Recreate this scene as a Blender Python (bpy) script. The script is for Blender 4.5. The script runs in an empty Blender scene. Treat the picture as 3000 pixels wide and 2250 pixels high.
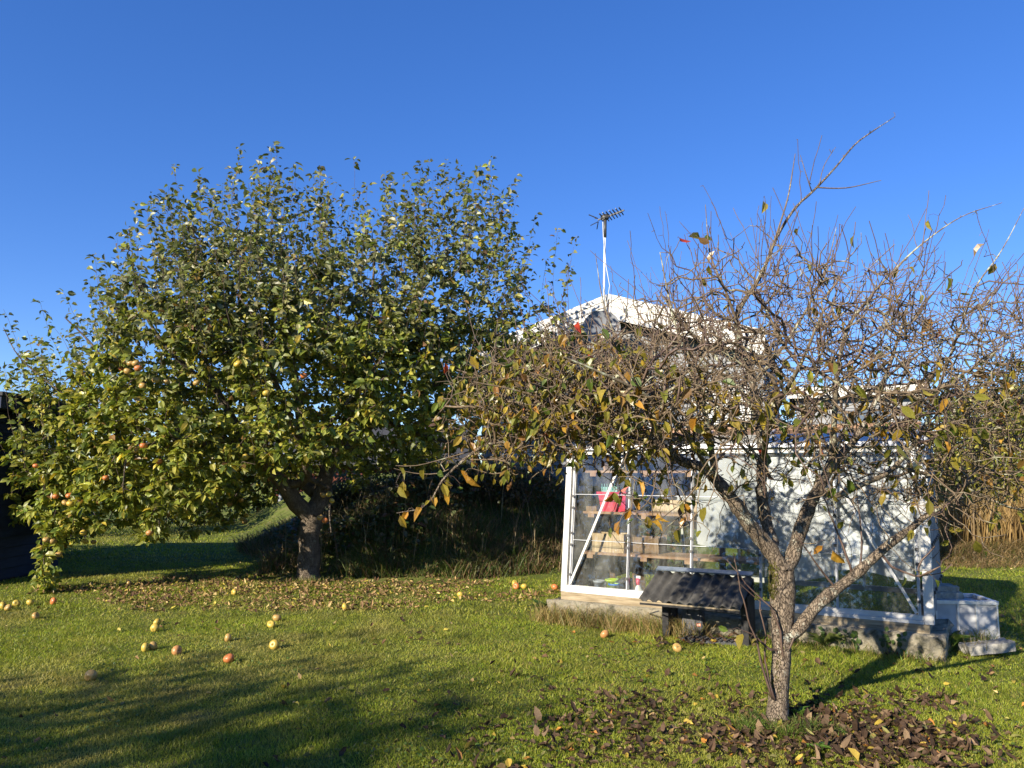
import bpy, math, random
import numpy as np
from mathutils import Vector, Matrix, Euler

random.seed(7)
rng = np.random.default_rng(7)
R = math.radians
scene = bpy.context.scene
col = scene.collection

# ------------------------------------------------------------------ camera
CAM_Z = 1.5
F = 2266.0
PITCH = math.atan(250 / F)
cam_d = bpy.data.cameras.new('camera')
cam = bpy.data.objects.new('camera', cam_d)
col.objects.link(cam)
cam.location = (0, 0, CAM_Z)
cam.rotation_euler = (R(90) + PITCH, 0, 0)
cam_d.sensor_fit = 'HORIZONTAL'
cam_d.sensor_width = 36.0
cam_d.lens = F / 3000 * 36.0
cam_d.clip_start = 0.05
cam_d.clip_end = 3000
scene.camera = cam

# ------------------------------------------------------------------ sky, sun, exposure
SUN_AZ = (-0.66, -0.75)
SUN_EL = R(24)
w = bpy.data.worlds.new('World')
scene.world = w
w.use_nodes = True
nt = w.node_tree
bg = nt.nodes['Background']
sky = nt.nodes.new('ShaderNodeTexSky')
sky.sky_type = 'NISHITA'
sky.sun_disc = False
sky.sun_elevation = SUN_EL
sky.sun_rotation = math.atan2(SUN_AZ[0], SUN_AZ[1])
sky.air_density = 1.0
sky.dust_density = 0.0
sky.ozone_density = 4.0
sky.altitude = 2500
hsv = nt.nodes.new('ShaderNodeHueSaturation')
hsv.inputs['Saturation'].default_value = 1.37
hsv.inputs['Hue'].default_value = 0.518
gam = nt.nodes.new('ShaderNodeGamma')
gam.inputs[1].default_value = 0.75
nt.links.new(sky.outputs[0], gam.inputs[0])
nt.links.new(gam.outputs[0], hsv.inputs['Color'])
nt.links.new(hsv.outputs[0], bg.inputs[0])
bg.inputs[1].default_value = 0.15

sun_d = bpy.data.lights.new('sun', 'SUN')
sun_d.energy = 4.6
sun_d.angle = R(0.53)
sun_d.color = (1.0, 0.90, 0.74)
sun = bpy.data.objects.new('sun', sun_d)
col.objects.link(sun)
sdir = Vector((SUN_AZ[0] * math.cos(SUN_EL), SUN_AZ[1] * math.cos(SUN_EL), math.sin(SUN_EL)))
sun.rotation_euler = sdir.to_track_quat('Z', 'Y').to_euler()
sun.location = (-20, -25, 20)

vs = scene.view_settings
vs.view_transform = 'Standard'
vs.look = 'None'
vs.gamma = 1.0
vs.exposure = 1.05
vs.use_curve_mapping = False
scene.render.engine = 'CYCLES'
scene.cycles.max_bounces = 8
scene.cycles.transparent_max_bounces = 24
scene.cycles.caustics_reflective = False
scene.cycles.caustics_refractive = False
scene.cycles.use_denoising = True


# ------------------------------------------------------------------ measuring helpers
def ray(px, py):
    u = (px - 1500) / F
    v = (1125 - py) / F
    c, s = math.cos(PITCH), math.sin(PITCH)
    return np.array([u, c - v * s, s + v * c])


def at(px, py, Y):
    d = ray(px, py)
    return np.array([0, 0, CAM_Z]) + d * (Y / d[1])


def sm(a, b, x):
    t = np.clip((x - a) / (b - a), 0, 1)
    return t * t * (3 - 2 * t)


def GZ(x, y):
    x = np.asarray(x, float); y = np.asarray(y, float)
    und = 0.012 * np.sin(1.7 * x + 0.6 * y) + 0.010 * np.sin(2.3 * y - 1.1 * x + 1)
    d1 = y - 11.0 - 0.3 * np.sin(1.3 * x) - 0.6 * sm(0, 3, x)
    d2 = (x + 3.5) * 0.925 + (y - 11.5) * 0.38 + 0.2 * np.sin(1.9 * y)
    d3 = (6.6 - x) * 0.8
    d = np.minimum(np.minimum(d1, d2), d3)
    h = 1.30 * sm(0, 3.2, d) * (1 + 0.08 * np.sin(2.1 * x + y)) + 0.22 * sm(-0.3, 0.9, d) * sm(3.5, 0.5, d)
    return und * sm(60, 20, np.abs(x) + np.abs(y)) + h


def gpt(px, py):
    d = ray(px, py)
    t = 1.0
    p = None
    z = 0.0
    for _ in range(25):
        t = (z - CAM_Z) / d[2]
        p = np.array([0, 0, CAM_Z]) + d * t
        z = 0.5 * z + 0.5 * float(GZ(p[0], p[1]))
    p[2] = float(GZ(p[0], p[1]))
    return p


# ------------------------------------------------------------------ materials
MATS = {}


def nodes_of(name):
    m = bpy.data.materials.new(name)
    m.use_nodes = True
    t = m.node_tree
    b = t.nodes['Principled BSDF']
    MATS[name] = m
    return m, t, b


def N(t, kind, **kw):
    n = t.nodes.new(kind)
    for k, v in kw.items():
        if k.startswith('i_'):
            key = k[2:]
            key = int(key) if key.isdigit() else key.replace('_', ' ')
            n.inputs[key].default_value = v
        else:
            setattr(n, k, v)
    return n


def ramp(t, fac, stops):
    r = t.nodes.new('ShaderNodeValToRGB')
    el = r.color_ramp.elements
    while len(el) < len(stops):
        el.new(0.5)
    for e, (p, c) in zip(el, stops):
        e.position = p
        e.color = (c[0], c[1], c[2], 1)
    t.links.new(fac, r.inputs[0])
    return r.outputs[0]


def mat_noise(name, c1, c2, scale=8, rough=0.7, detail=6, bump=0.0, bscale=None, stretch=None, spec=0.3, metal=0.0, c3=None, lo=0.35, hi=0.68):
    m, t, b = nodes_of(name)
    tc = N(t, 'ShaderNodeTexCoord')
    src = tc.outputs['Object']
    if stretch:
        mp = N(t, 'ShaderNodeMapping')
        mp.inputs['Scale'].default_value = stretch
        t.links.new(src, mp.inputs[0])
        src = mp.outputs[0]
    n = N(t, 'ShaderNodeTexNoise', i_Scale=scale, i_Detail=detail, i_Roughness=0.62)
    t.links.new(src, n.inputs['Vector'])
    stops = [(lo, c1), (hi, c2)]
    if c3:
        stops = [(lo, c1), ((lo + hi) / 2, c2), (hi, c3)]
    t.links.new(ramp(t, n.outputs[0], stops), b.inputs['Base Color'])
    b.inputs['Roughness'].default_value = rough
    b.inputs['Specular IOR Level'].default_value = spec
    b.inputs['Metallic'].default_value = metal
    if bump:
        n2 = N(t, 'ShaderNodeTexNoise', i_Scale=bscale or scale * 3, i_Detail=8, i_Roughness=0.7)
        t.links.new(src, n2.inputs['Vector'])
        bp = N(t, 'ShaderNodeBump', i_Strength=1.0, i_Distance=bump)
        t.links.new(n2.outputs[0], bp.inputs['Height'])
        t.links.new(bp.outputs[0], b.inputs['Normal'])
    return m


def mat_bark(name, dark, mid, lich, lich_amt, orange_amt, scale=1.0, bump=0.008, plate=True):
    m, t, b = nodes_of(name)
    tc = N(t, 'ShaderNodeTexCoord')
    mp = N(t, 'ShaderNodeMapping')
    mp.inputs['Scale'].default_value = (scale, scale, scale * 0.55)
    t.links.new(tc.outputs['Object'], mp.inputs[0])
    n1 = N(t, 'ShaderNodeTexNoise', i_Scale=26, i_Detail=7, i_Roughness=0.65)
    t.links.new(mp.outputs[0], n1.inputs['Vector'])
    base = ramp(t, n1.outputs[0], [(0.3, dark), (0.7, mid)])
    # lichen patches
    n2 = N(t, 'ShaderNodeTexNoise', i_Scale=11, i_Detail=8, i_Roughness=0.72)
    t.links.new(tc.outputs['Object'], n2.inputs['Vector'])
    f2 = N(t, 'ShaderNodeMapRange', i_1=0.66 - 0.2 * lich_amt, i_2=0.74 - 0.2 * lich_amt)
    t.links.new(n2.outputs[0], f2.inputs[0])
    mx = N(t, 'ShaderNodeMix', data_type='RGBA')
    t.links.new(f2.outputs[0], mx.inputs[0])
    t.links.new(base, mx.inputs[6])
    mx.inputs[7].default_value = (*lich, 1)
    n3 = N(t, 'ShaderNodeTexNoise', i_Scale=7, i_Detail=9, i_Roughness=0.75)
    mp3 = N(t, 'ShaderNodeMapping')
    mp3.inputs['Location'].default_value = (5, 3, 8)
    t.links.new(tc.outputs['Object'], mp3.inputs[0])
    t.links.new(mp3.outputs[0], n3.inputs['Vector'])
    f3 = N(t, 'ShaderNodeMapRange', i_1=0.72 - 0.2 * orange_amt, i_2=0.75 - 0.2 * orange_amt)
    t.links.new(n3.outputs[0], f3.inputs[0])
    mx2 = N(t, 'ShaderNodeMix', data_type='RGBA')
    t.links.new(f3.outputs[0], mx2.inputs[0])
    t.links.new(mx.outputs[2], mx2.inputs[6])
    mx2.inputs[7].default_value = (0.42, 0.25, 0.03, 1)
    outc = mx2.outputs[2]
    hsrc = n1.outputs[0]
    if plate:
        v = N(t, 'ShaderNodeTexVoronoi', feature='DISTANCE_TO_EDGE', i_Scale=58)
        mpv = N(t, 'ShaderNodeMapping')
        mpv.inputs['Scale'].default_value = (1.3, 1.3, 0.45)
        nz = N(t, 'ShaderNodeTexNoise', i_Scale=9, i_Detail=3)
        t.links.new(tc.outputs['Object'], nz.inputs['Vector'])
        ad = N(t, 'ShaderNodeMix', data_type='RGBA', blend_type='ADD')
        ad.inputs[0].default_value = 0.10
        t.links.new(tc.outputs['Object'], ad.inputs[6])
        t.links.new(nz.outputs[1], ad.inputs[7])
        t.links.new(ad.outputs[2], mpv.inputs[0])
        t.links.new(mpv.outputs[0], v.inputs['Vector'])
        cr = N(t, 'ShaderNodeMapRange', i_1=0.0, i_2=0.11)
        t.links.new(v.outputs[0], cr.inputs[0])
        mx3 = N(t, 'ShaderNodeMix', data_type='RGBA')
        t.links.new(cr.outputs[0], mx3.inputs[0])
        mx3.inputs[6].default_value = (dark[0] * .8, dark[1] * .8, dark[2] * .8, 1)
        t.links.new(outc, mx3.inputs[7])
        outc = mx3.outputs[2]
        mm = N(t, 'ShaderNodeMath', operation='MULTIPLY_ADD', i_1=0.8)
        t.links.new(cr.outputs[0], mm.inputs[0])
        t.links.new(n1.outputs[0], mm.inputs[2])
        hsrc = mm.outputs[0]
    t.links.new(outc, b.inputs['Base Color'])
    b.inputs['Roughness'].default_value = 0.85
    b.inputs['Specular IOR Level'].default_value = 0.2
    bp = N(t, 'ShaderNodeBump', i_Strength=1.0, i_Distance=bump)
    t.links.new(hsrc, bp.inputs['Height'])
    t.links.new(bp.outputs[0], b.inputs['Normal'])
    return m


def mat_leaf(name, trans=0.35, rough=0.45, spec=0.4, blotch=0.5, scale=45, attr=True, colour=None, tint=(1.0, 1.0, 0.55)):
    m, t, b = nodes_of(name)
    if attr:
        a = N(t, 'ShaderNodeAttribute', attribute_name='Col')
        c = a.outputs['Color']
    else:
        a = N(t, 'ShaderNodeRGB')
        a.outputs[0].default_value = (*colour, 1)
        c = a.outputs[0]
    tc = N(t, 'ShaderNodeTexCoord')
    n = N(t, 'ShaderNodeTexNoise', i_Scale=scale, i_Detail=4)
    t.links.new(tc.outputs['Object'], n.inputs['Vector'])
    rr = ramp(t, n.outputs[0], [(0.3, (1 - blotch, 1 - blotch * 1.05, 1 - blotch)), (0.62, (1.15, 1.12, 1.0))])
    mx = N(t, 'ShaderNodeMix', data_type='RGBA', blend_type='MULTIPLY')
    mx.inputs[0].default_value = 1
    t.links.new(c, mx.inputs[6]); t.links.new(rr, mx.inputs[7])
    t.links.new(mx.outputs[2], b.inputs['Base Color'])
    b.inputs['Roughness'].default_value = rough
    b.inputs['Specular IOR Level'].default_value = spec
    if trans > 0:
        tr = N(t, 'ShaderNodeBsdfTranslucent')
        mt = N(t, 'ShaderNodeMix', data_type='RGBA', blend_type='MULTIPLY')
        mt.inputs[0].default_value = 1
        t.links.new(mx.outputs[2], mt.inputs[6])
        mt.inputs[7].default_value = (tint[0] * 1.5, tint[1] * 1.5, tint[2] * 1.5, 1)
        t.links.new(mt.outputs[2], tr.inputs[0])
        ms = N(t, 'ShaderNodeMixShader')
        ms.inputs[0].default_value = trans
        t.links.new(b.outputs[0], ms.inputs[1]); t.links.new(tr.outputs[0], ms.inputs[2])
        t.links.new(ms.outputs[0], t.nodes['Material Output'].inputs[0])
    return m


def mat_plain(name, c, rough=0.5, metal=0.0, spec=0.5, var=0.12, scale=12):
    d = tuple(max(0, x * (1 - var * 2)) for x in c)
    e = tuple(min(1, x * (1 + var)) for x in c)
    return mat_noise(name, d, e, scale=scale, rough=rough, metal=metal, spec=spec, lo=0.3, hi=0.7)


def mat_glass(name, tint=(0.93, 0.96, 0.95), dirt=0.06):
    m = bpy.data.materials.new(name)
    m.use_nodes = True
    t = m.node_tree
    t.nodes.remove(t.nodes['Principled BSDF'])
    tr = N(t, 'ShaderNodeBsdfTransparent'); tr.inputs[0].default_value = (*tint, 1)
    gl = N(t, 'ShaderNodeBsdfGlossy', i_Roughness=0.02)
    gl.inputs[0].default_value = (0.95, 0.95, 0.95, 1)
    fr = N(t, 'ShaderNodeFresnel', i_IOR=1.5)
    a = N(t, 'ShaderNodeMixShader')
    t.links.new(fr.outputs[0], a.inputs[0]); t.links.new(tr.outputs[0], a.inputs[1]); t.links.new(gl.outputs[0], a.inputs[2])
    df = N(t, 'ShaderNodeBsdfDiffuse'); df.inputs[0].default_value = (0.5, 0.5, 0.46, 1)
    tc = N(t, 'ShaderNodeTexCoord')
    nz = N(t, 'ShaderNodeTexNoise', i_Scale=5, i_Detail=8, i_Roughness=0.7)
    mp = N(t, 'ShaderNodeMapping'); mp.inputs['Scale'].default_value = (1, 1, 0.4)
    t.links.new(tc.outputs['Object'], mp.inputs[0]); t.links.new(mp.outputs[0], nz.inputs['Vector'])
    mr = N(t, 'ShaderNodeMapRange', i_1=0.42, i_2=0.8, i_3=0.0, i_4=dirt * 4)
    t.links.new(nz.outputs[0], mr.inputs[0])
    b2 = N(t, 'ShaderNodeMixShader')
    t.links.new(mr.outputs[0], b2.inputs[0]); t.links.new(a.outputs[0], b2.inputs[1]); t.links.new(df.outputs[0], b2.inputs[2])
    t.links.new(b2.outputs[0], t.nodes['Material Output'].inputs[0])
    MATS[name] = m
    return m


M = MATS
mat_bark('pear_bark', (0.12, 0.09, 0.065), (0.31, 0.245, 0.175), (0.46, 0.46, 0.37), 0.52, 0.2, bump=0.012)
mat_bark('pear_limb', (0.085, 0.065, 0.045), (0.24, 0.19, 0.125), (0.40, 0.41, 0.29), 0.75, 0.5, scale=2, bump=0.003, plate=False)
mat_bark('pear_twig', (0.085, 0.060, 0.040), (0.235, 0.175, 0.11), (0.36, 0.36, 0.24), 0.5, 0.5, scale=3, bump=0.001, plate=False)
mat_noise('pear_shoot', (0.085, 0.052, 0.042), (0.16, 0.11, 0.08), scale=14, rough=0.5, spec=0.4)
mat_bark('apple_bark', (0.085, 0.066, 0.048), (0.28, 0.225, 0.165), (0.36, 0.37, 0.28), 0.35, 0.0, scale=.6, bump=0.02)
mat_noise('apple_twig', (0.06, 0.042, 0.032), (0.16, 0.115, 0.085), scale=18, rough=0.75)
mat_leaf('leaf', trans=0.32, rough=0.42, spec=0.5, blotch=0.25, scale=14)
mat_leaf('pear_leaf', trans=0.30, rough=0.36, spec=0.5, blotch=0.55, scale=34)
mat_leaf('dead_leaf', trans=0.12, rough=0.7, spec=0.18, blotch=0.4, scale=30)
mat_leaf('grass', trans=0.35, rough=0.5, spec=0.35, blotch=0.3, scale=2.0)
mat_noise('soil', (0.065, 0.085, 0.016), (0.12, 0.145, 0.032), scale=3.5, rough=0.95, detail=10, bump=0.02, bscale=40, c3=(0.16, 0.14, 0.06), spec=0.1)
mat_noise('white_paint', (0.50, 0.48, 0.43), (0.68, 0.67, 0.63), scale=6, rough=0.5, bump=0.001)
mat_noise('aluminium', (0.52, 0.52, 0.50), (0.72, 0.72, 0.70), scale=14, rough=0.42, metal=0.25, spec=0.5)
mat_noise('grey_profile', (0.30, 0.31, 0.33), (0.45, 0.46, 0.48), scale=9, rough=0.45, metal=0.3)
mat_glass('glass', tint=(0.95, 0.97, 0.965), dirt=0.045)
mat_glass('roof_glass', tint=(0.85, 0.9, 0.9), dirt=0.05)
mat_noise('concrete', (0.10, 0.095, 0.065), (0.34, 0.30, 0.22), scale=9, rough=0.92, bump=0.03, bscale=30, c3=(0.24, 0.22, 0.15), spec=0.15)
mat_noise('slab', (0.22, 0.21, 0.18), (0.42, 0.40, 0.35), scale=16, rough=0.9, bump=0.006, spec=0.15)
mat_noise('old_wood', (0.22, 0.17, 0.10), (0.44, 0.36, 0.24), scale=7, rough=0.8, bump=0.006, stretch=(0.6, 0.6, 9))
mat_noise('shelf_wood', (0.24, 0.13, 0.075), (0.44, 0.28, 0.17), scale=9, rough=0.7)
mat_noise('box_wood', (0.30, 0.20, 0.11), (0.62, 0.47, 0.29), scale=8, rough=0.6, stretch=(9, 9, 0.7))
mat_noise('brown_wood', (0.14, 0.085, 0.05), (0.27, 0.18, 0.11), scale=9, rough=0.75, stretch=(5, 5, 0.6))
mat_noise('black_wood', (0.012, 0.012, 0.013), (0.035, 0.034, 0.033), scale=20, rough=0.7)
mat_noise('bitumen_sheet', (0.030, 0.029, 0.027), (0.085, 0.08, 0.07), scale=5, rough=0.75, bump=0.003, bscale=90, c3=(0.15, 0.14, 0.115), lo=0.35, hi=0.8)
mat_noise('zinc', (0.16, 0.20, 0.25), (0.30, 0.35, 0.42), scale=9, rough=0.4, metal=0.5)
mat_noise('black_plastic', (0.045, 0.046, 0.05), (0.085, 0.086, 0.09), scale=14, rough=0.42)
mat_plain('orange_label', (0.75, 0.20, 0.06), rough=0.5)
mat_plain('label_print', (0.8, 0.7, 0.62), rough=0.5)
mat_noise('white_sheet', (0.68, 0.67, 0.69), (0.84, 0.83, 0.85), scale=3, rough=0.7, spec=0.2)
mat_noise('frame_panel', (0.36, 0.36, 0.36), (0.58, 0.58, 0.57), scale=5, rough=0.6, spec=0.3)
mat_noise('grey_sheet', (0.34, 0.345, 0.36), (0.52, 0.52, 0.53), scale=2.5, rough=0.7, spec=0.2)
mat_noise('green_mesh', (0.05, 0.25, 0.18), (0.10, 0.38, 0.28), scale=40, rough=0.6)
mat_plain('red_plastic', (0.62, 0.055, 0.10), rough=0.4)
mat_plain('orange_plastic', (0.75, 0.16, 0.04), rough=0.45)
mat_plain('teal_plastic', (0.25, 0.52, 0.48), rough=0.45)
mat_plain('grey_plastic', (0.33, 0.35, 0.38), rough=0.5)
mat_plain('lime_plastic', (0.45, 0.62, 0.04), rough=0.4)
mat_plain('blue_plastic', (0.03, 0.18, 0.60), rough=0.4)
mat_plain('white_plastic', (0.74, 0.74, 0.72), rough=0.4)
mat_noise('siding', (0.20, 0.205, 0.215), (0.30, 0.305, 0.31), scale=4, rough=0.7, stretch=(0.4, 0.4, 6), bump=0.001)
mat_plain('dish_grey', (0.15, 0.16, 0.175), rough=0.55, var=0.05)
mat_plain('dark_metal', (0.05, 0.048, 0.045), rough=0.5)
mat_plain('antenna_beige', (0.30, 0.27, 0.22), rough=0.55)
mat_plain('mast_white', (0.70, 0.74, 0.78), rough=0.4, var=0.05)
mat_plain('window_glass', (0.10, 0.12, 0.15), rough=0.06, spec=0.8)
mat_plain('roof_felt', (0.045, 0.045, 0.048), rough=0.85)
mat_noise('navy_wood', (0.012, 0.020, 0.046), (0.022, 0.034, 0.070), scale=5, rough=0.7, stretch=(1, 1, 8))
mat_noise('red_wall', (0.10, 0.028, 0.018), (0.16, 0.05, 0.03), scale=6, rough=0.85)
mat_plain('pipe_grey', (0.33, 0.35, 0.40), rough=0.5)
mat_plain('pole_brown', (0.10, 0.07, 0.05), rough=0.8)


def mat_apple(name, c1, c2, c3, lo, hi):
    m, t, b = nodes_of(name)
    tc = N(t, 'ShaderNodeTexCoord')
    oi = N(t, 'ShaderNodeObjectInfo')
    ad = N(t, 'ShaderNodeVectorMath', operation='ADD')
    t.links.new(tc.outputs['Object'], ad.inputs[0]); t.links.new(oi.outputs['Random'], ad.inputs[1])
    n = N(t, 'ShaderNodeTexNoise', i_Scale=14, i_Detail=5)
    t.links.new(ad.outputs[0], n.inputs['Vector'])
    t.links.new(ramp(t, n.outputs[0], [(lo, c1), ((lo + hi) / 2, c2), (hi, c3)]), b.inputs['Base Color'])
    b.inputs['Roughness'].default_value = 0.38
    b.inputs['Subsurface Weight'].default_value = 0.05
    return m


mat_apple('apple_yellow', (0.47, 0.34, 0.05), (0.52, 0.38, 0.07), (0.46, 0.25, 0.06), 0.35, 0.75)
mat_apple('apple_tan', (0.38, 0.25, 0.07), (0.44, 0.29, 0.09), (0.36, 0.17, 0.06), 0.3, 0.7)
mat_apple('apple_red', (0.50, 0.07, 0.03), (0.54, 0.20, 0.06), (0.54, 0.34, 0.08), 0.36, 0.72)
mat_apple('apple_rust', (0.36, 0.14, 0.05), (0.50, 0.26, 0.09), (0.30, 0.10, 0.03), 0.3, 0.7)


# ------------------------------------------------------------------ mesh helpers
class MB:
    def __init__(s):
        s.v = []; s.f = []

    def add(s, vs, fs):
        o = len(s.v)
        s.v.extend([tuple(float(c) for c in v) for v in vs])
        s.f.extend([tuple(i + o for i in f) for f in fs])
        return s

    def hex(s, p):   # 8 corners: bottom 0-3 ccw, top 4-7
        return s.add(p, [(3, 2, 1, 0), (4, 5, 6, 7), (0, 1, 5, 4), (1, 2, 6, 5), (2, 3, 7, 6), (3, 0, 4, 7)])

    def box(s, c, size, rz=0.0, rot=None):
        m = rot if rot is not None else Matrix.Rotation(rz, 3, 'Z')
        h = [x / 2 for x in size]
        ps = []
        for z in (-1, 1):
            for x, y in ((-1, -1), (1, -1), (1, 1), (-1, 1)):
                ps.append(Vector(c) + m @ Vector((x * h[0], y * h[1], z * h[2])))
        return s.hex(ps)

    def bar(s, p, q, wd, th, up=(0, 0, 1)):
        p = Vector(p); q = Vector(q)
        d = (q - p).normalized()
        u = Vector(up)
        a = d.cross(u)
        if a.length < 1e-4:
            a = d.cross(Vector((1, 0, 0)))
        a.normalize()
        b = a.cross(d).normalized()
        ps = []
        for e in (p, q):
            for x, y in ((-1, -1), (1, -1), (1, 1), (-1, 1)):
                ps.append(e + a * (x * wd / 2) + b * (y * th / 2))
        return s.hex(ps)

    def tube(s, pts, rad, k=8, cap=True):
        V, Q = tube_np(np.array([list(p) for p in pts], float), np.broadcast_to(np.array(rad, float), (len(pts),)), k)
        o = len(s.v)
        s.v.extend(map(tuple, V.tolist()))
        s.f.extend([tuple(int(i) + o for i in q) for q in Q])
        if cap:
            s.f.append(tuple(o + i for i in range(k))[::-1])
            s.f.append(tuple(o + (len(pts) - 1) * k + i for i in range(k)))
        return s

    def lathe(s, prof, c=(0, 0, 0), k=20, axis=None):
        o = len(s.v)
        m = Matrix.Identity(3) if axis is None else Vector(axis).to_track_quat('Z', 'Y').to_matrix()
        for r, z in prof:
            for i in range(k):
                a = 2 * math.pi * i / k
                s.v.append(tuple(Vector(c) + m @ Vector((r * math.cos(a), r * math.sin(a), z))))
        for j in range(len(prof) - 1):
            for i in range(k):
                i2 = (i + 1) % k
                s.f.append((o + j * k + i, o + j * k + i2, o + (j + 1) * k + i2, o + (j + 1) * k + i))
        return s

    def build(s, name, mat, parent=None, smooth=False):
        me = bpy.data.meshes.new(name)
        off = np.array(parent_loc(parent))
        v = np.array(s.v) - off
        me.from_pydata(v.tolist(), [], s.f)
        if smooth:
            me.polygons.foreach_set('use_smooth', [True] * len(me.polygons))
        me.materials.append(M[mat])
        me.update()
        o = bpy.data.objects.new(name, me)
        col.objects.link(o)
        if parent:
            o.parent = parent
        return o


LOC = {}


def parent_loc(p):
    l = Vector((0, 0, 0))
    while p is not None:
        l = l + p.location
        p = p.parent
    return l


def tag(o, label, cat, group=None, kind=None):
    if label:
        o['label'] = label
    if cat:
        o['category'] = cat
    if group:
        o['group'] = group
    if kind:
        o['kind'] = kind
    return o


def thing(name, label, cat, loc, group=None):
    o = bpy.data.objects.new(name, None)
    col.objects.link(o)
    o.location = [float(x) for x in loc]
    o.empty_display_size = 0.1
    return tag(o, label, cat, group)


def tube_np(P, rad, k, phase=0.0):
    n = len(P)
    T = np.gradient(P, axis=0)
    T /= np.linalg.norm(T, axis=1, keepdims=True) + 1e-12
    ref = np.array([0, 0, 1.0]) if abs(T[0, 2]) < 0.9 else np.array([1.0, 0, 0])
    A = np.cross(T, ref)
    ln = np.linalg.norm(A, axis=1, keepdims=True)
    A = np.where(ln < 1e-3, np.array([[0, 1.0, 0]]), A / (ln + 1e-12))
    B = np.cross(T, A)
    ang = np.arange(k) * 2 * np.pi / k + phase
    V = P[:, None, :] + rad[:, None, None] * (A[:, None, :] * np.cos(ang)[None, :, None] + B[:, None, :] * np.sin(ang)[None, :, None])
    V = V.reshape(-1, 3)
    i = np.arange(n - 1)[:, None] * k
    j = np.arange(k)[None, :]
    j2 = (j + 1) % k
    Q = np.stack([i + j, i + j2, i + k + j2, i + k + j], -1).reshape(-1, 4)
    return V, Q


def np_mesh(name, V, faces, mat, colors=None, smooth=True, parent=None):
    """V (n,3); faces list of int arrays (m,3) or (m,4)"""
    me = bpy.data.meshes.new(name)
    V = np.asarray(V, float) - np.array(parent_loc(parent))
    me.vertices.add(len(V))
    me.vertices.foreach_set('co', V.astype(np.float32).ravel())
    loops = np.concatenate([f.ravel() for f in faces]).astype(np.int32)
    tot = np.concatenate([np.full(len(f), f.shape[1]) for f in faces]).astype(np.int32)
    start = np.concatenate([[0], np.cumsum(tot)[:-1]]).astype(np.int32)
    me.loops.add(len(loops))
    me.loops.foreach_set('vertex_index', loops)
    me.polygons.add(len(tot))
    me.polygons.foreach_set('loop_start', start)
    me.polygons.foreach_set('loop_total', tot)
    me.polygons.foreach_set('use_smooth', np.full(len(tot), smooth))
    if colors is not None:
        a = me.color_attributes.new('Col', 'FLOAT_COLOR', 'POINT')
        c4 = np.ones((len(V), 4), np.float32)
        c4[:, :3] = colors
        a.data.foreach_set('color', c4.ravel())
    me.materials.append(M[mat])
    me.update(calc_edges=True)
    o = bpy.data.objects.new(name, me)
    col.objects.link(o)
    if parent:
        o.parent = parent
    return o


class Tubes:
    def __init__(s):
        s.V = []; s.Q = []; s.n = 0

    def add(s, P, r, k):
        P = np.asarray(P, float)
        r = np.broadcast_to(np.asarray(r, float), (len(P),))
        V, Q = tube_np(P, r, k, random.random() * 6)
        s.V.append(V); s.Q.append(Q + s.n); s.n += len(V)

    def build(s, name, mat, parent=None, kind=None):
        if not s.V:
            return None
        o = np_mesh(name, np.concatenate(s.V), [np.concatenate(s.Q)], mat, parent=parent)
        if kind:
            o['kind'] = kind
        return o


def unit(v):
    return v / (np.linalg.norm(v, axis=-1, keepdims=True) + 1e-12)


# leaf template: t along, s across, h up
LT = np.array([[0, 0, 0], [.28, .40, .10], [.28, -.40, .10], [.66, .38, .10], [.66, -.38, .10], [1, 0, 0], [.32, 0, 0], [.68, 0, 0]], float)
LTRI = np.array([[0, 6, 1], [0, 2, 6], [1, 6, 7], [1, 7, 3], [6, 2, 4], [6, 4, 7], [3, 7, 5], [7, 4, 5]])


def leaf_geo(pos, axis, nrm, size, width=0.62, fold=1.0, curl=0.25, wav=0.0):
    """all arrays over n leaves -> V (n,8,3)"""
    n = len(pos)
    axis = unit(axis)
    nrm = unit(nrm - axis * (nrm * axis).sum(-1, keepdims=True))
    side = np.cross(nrm, axis)
    t = np.broadcast_to(LT[None, :, 0], (n, 8))
    s_ = np.broadcast_to(LT[None, :, 1], (n, 8)) * np.broadcast_to(np.asarray(width), (n,))[:, None]
    h = LT[None, :, 2] * np.broadcast_to(np.asarray(fold), (n,))[:, None] - np.broadcast_to(np.asarray(curl), (n,))[:, None] * t ** 2
    if wav:
        h = h + rng.normal(0, wav, (n, 8)) * (np.abs(LT[None, :, 1]) > 0)
    sz = np.broadcast_to(np.asarray(size), (n,))[:, None, None]
    V = pos[:, None, :] + sz * (axis[:, None, :] * t[..., None] + side[:, None, :] * s_[..., None] + nrm[:, None, :] * h[..., None])
    return V


def leaves_mesh(name, V, colors, mat, parent=None):
    n = len(V)
    idx = (np.arange(n)[:, None, None] * 8 + LTRI[None]).reshape(-1, 3)
    c = np.repeat(colors, 8, axis=0)
    return np_mesh(name, V.reshape(-1, 3), [idx], mat, colors=c, smooth=False, parent=parent)


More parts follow.
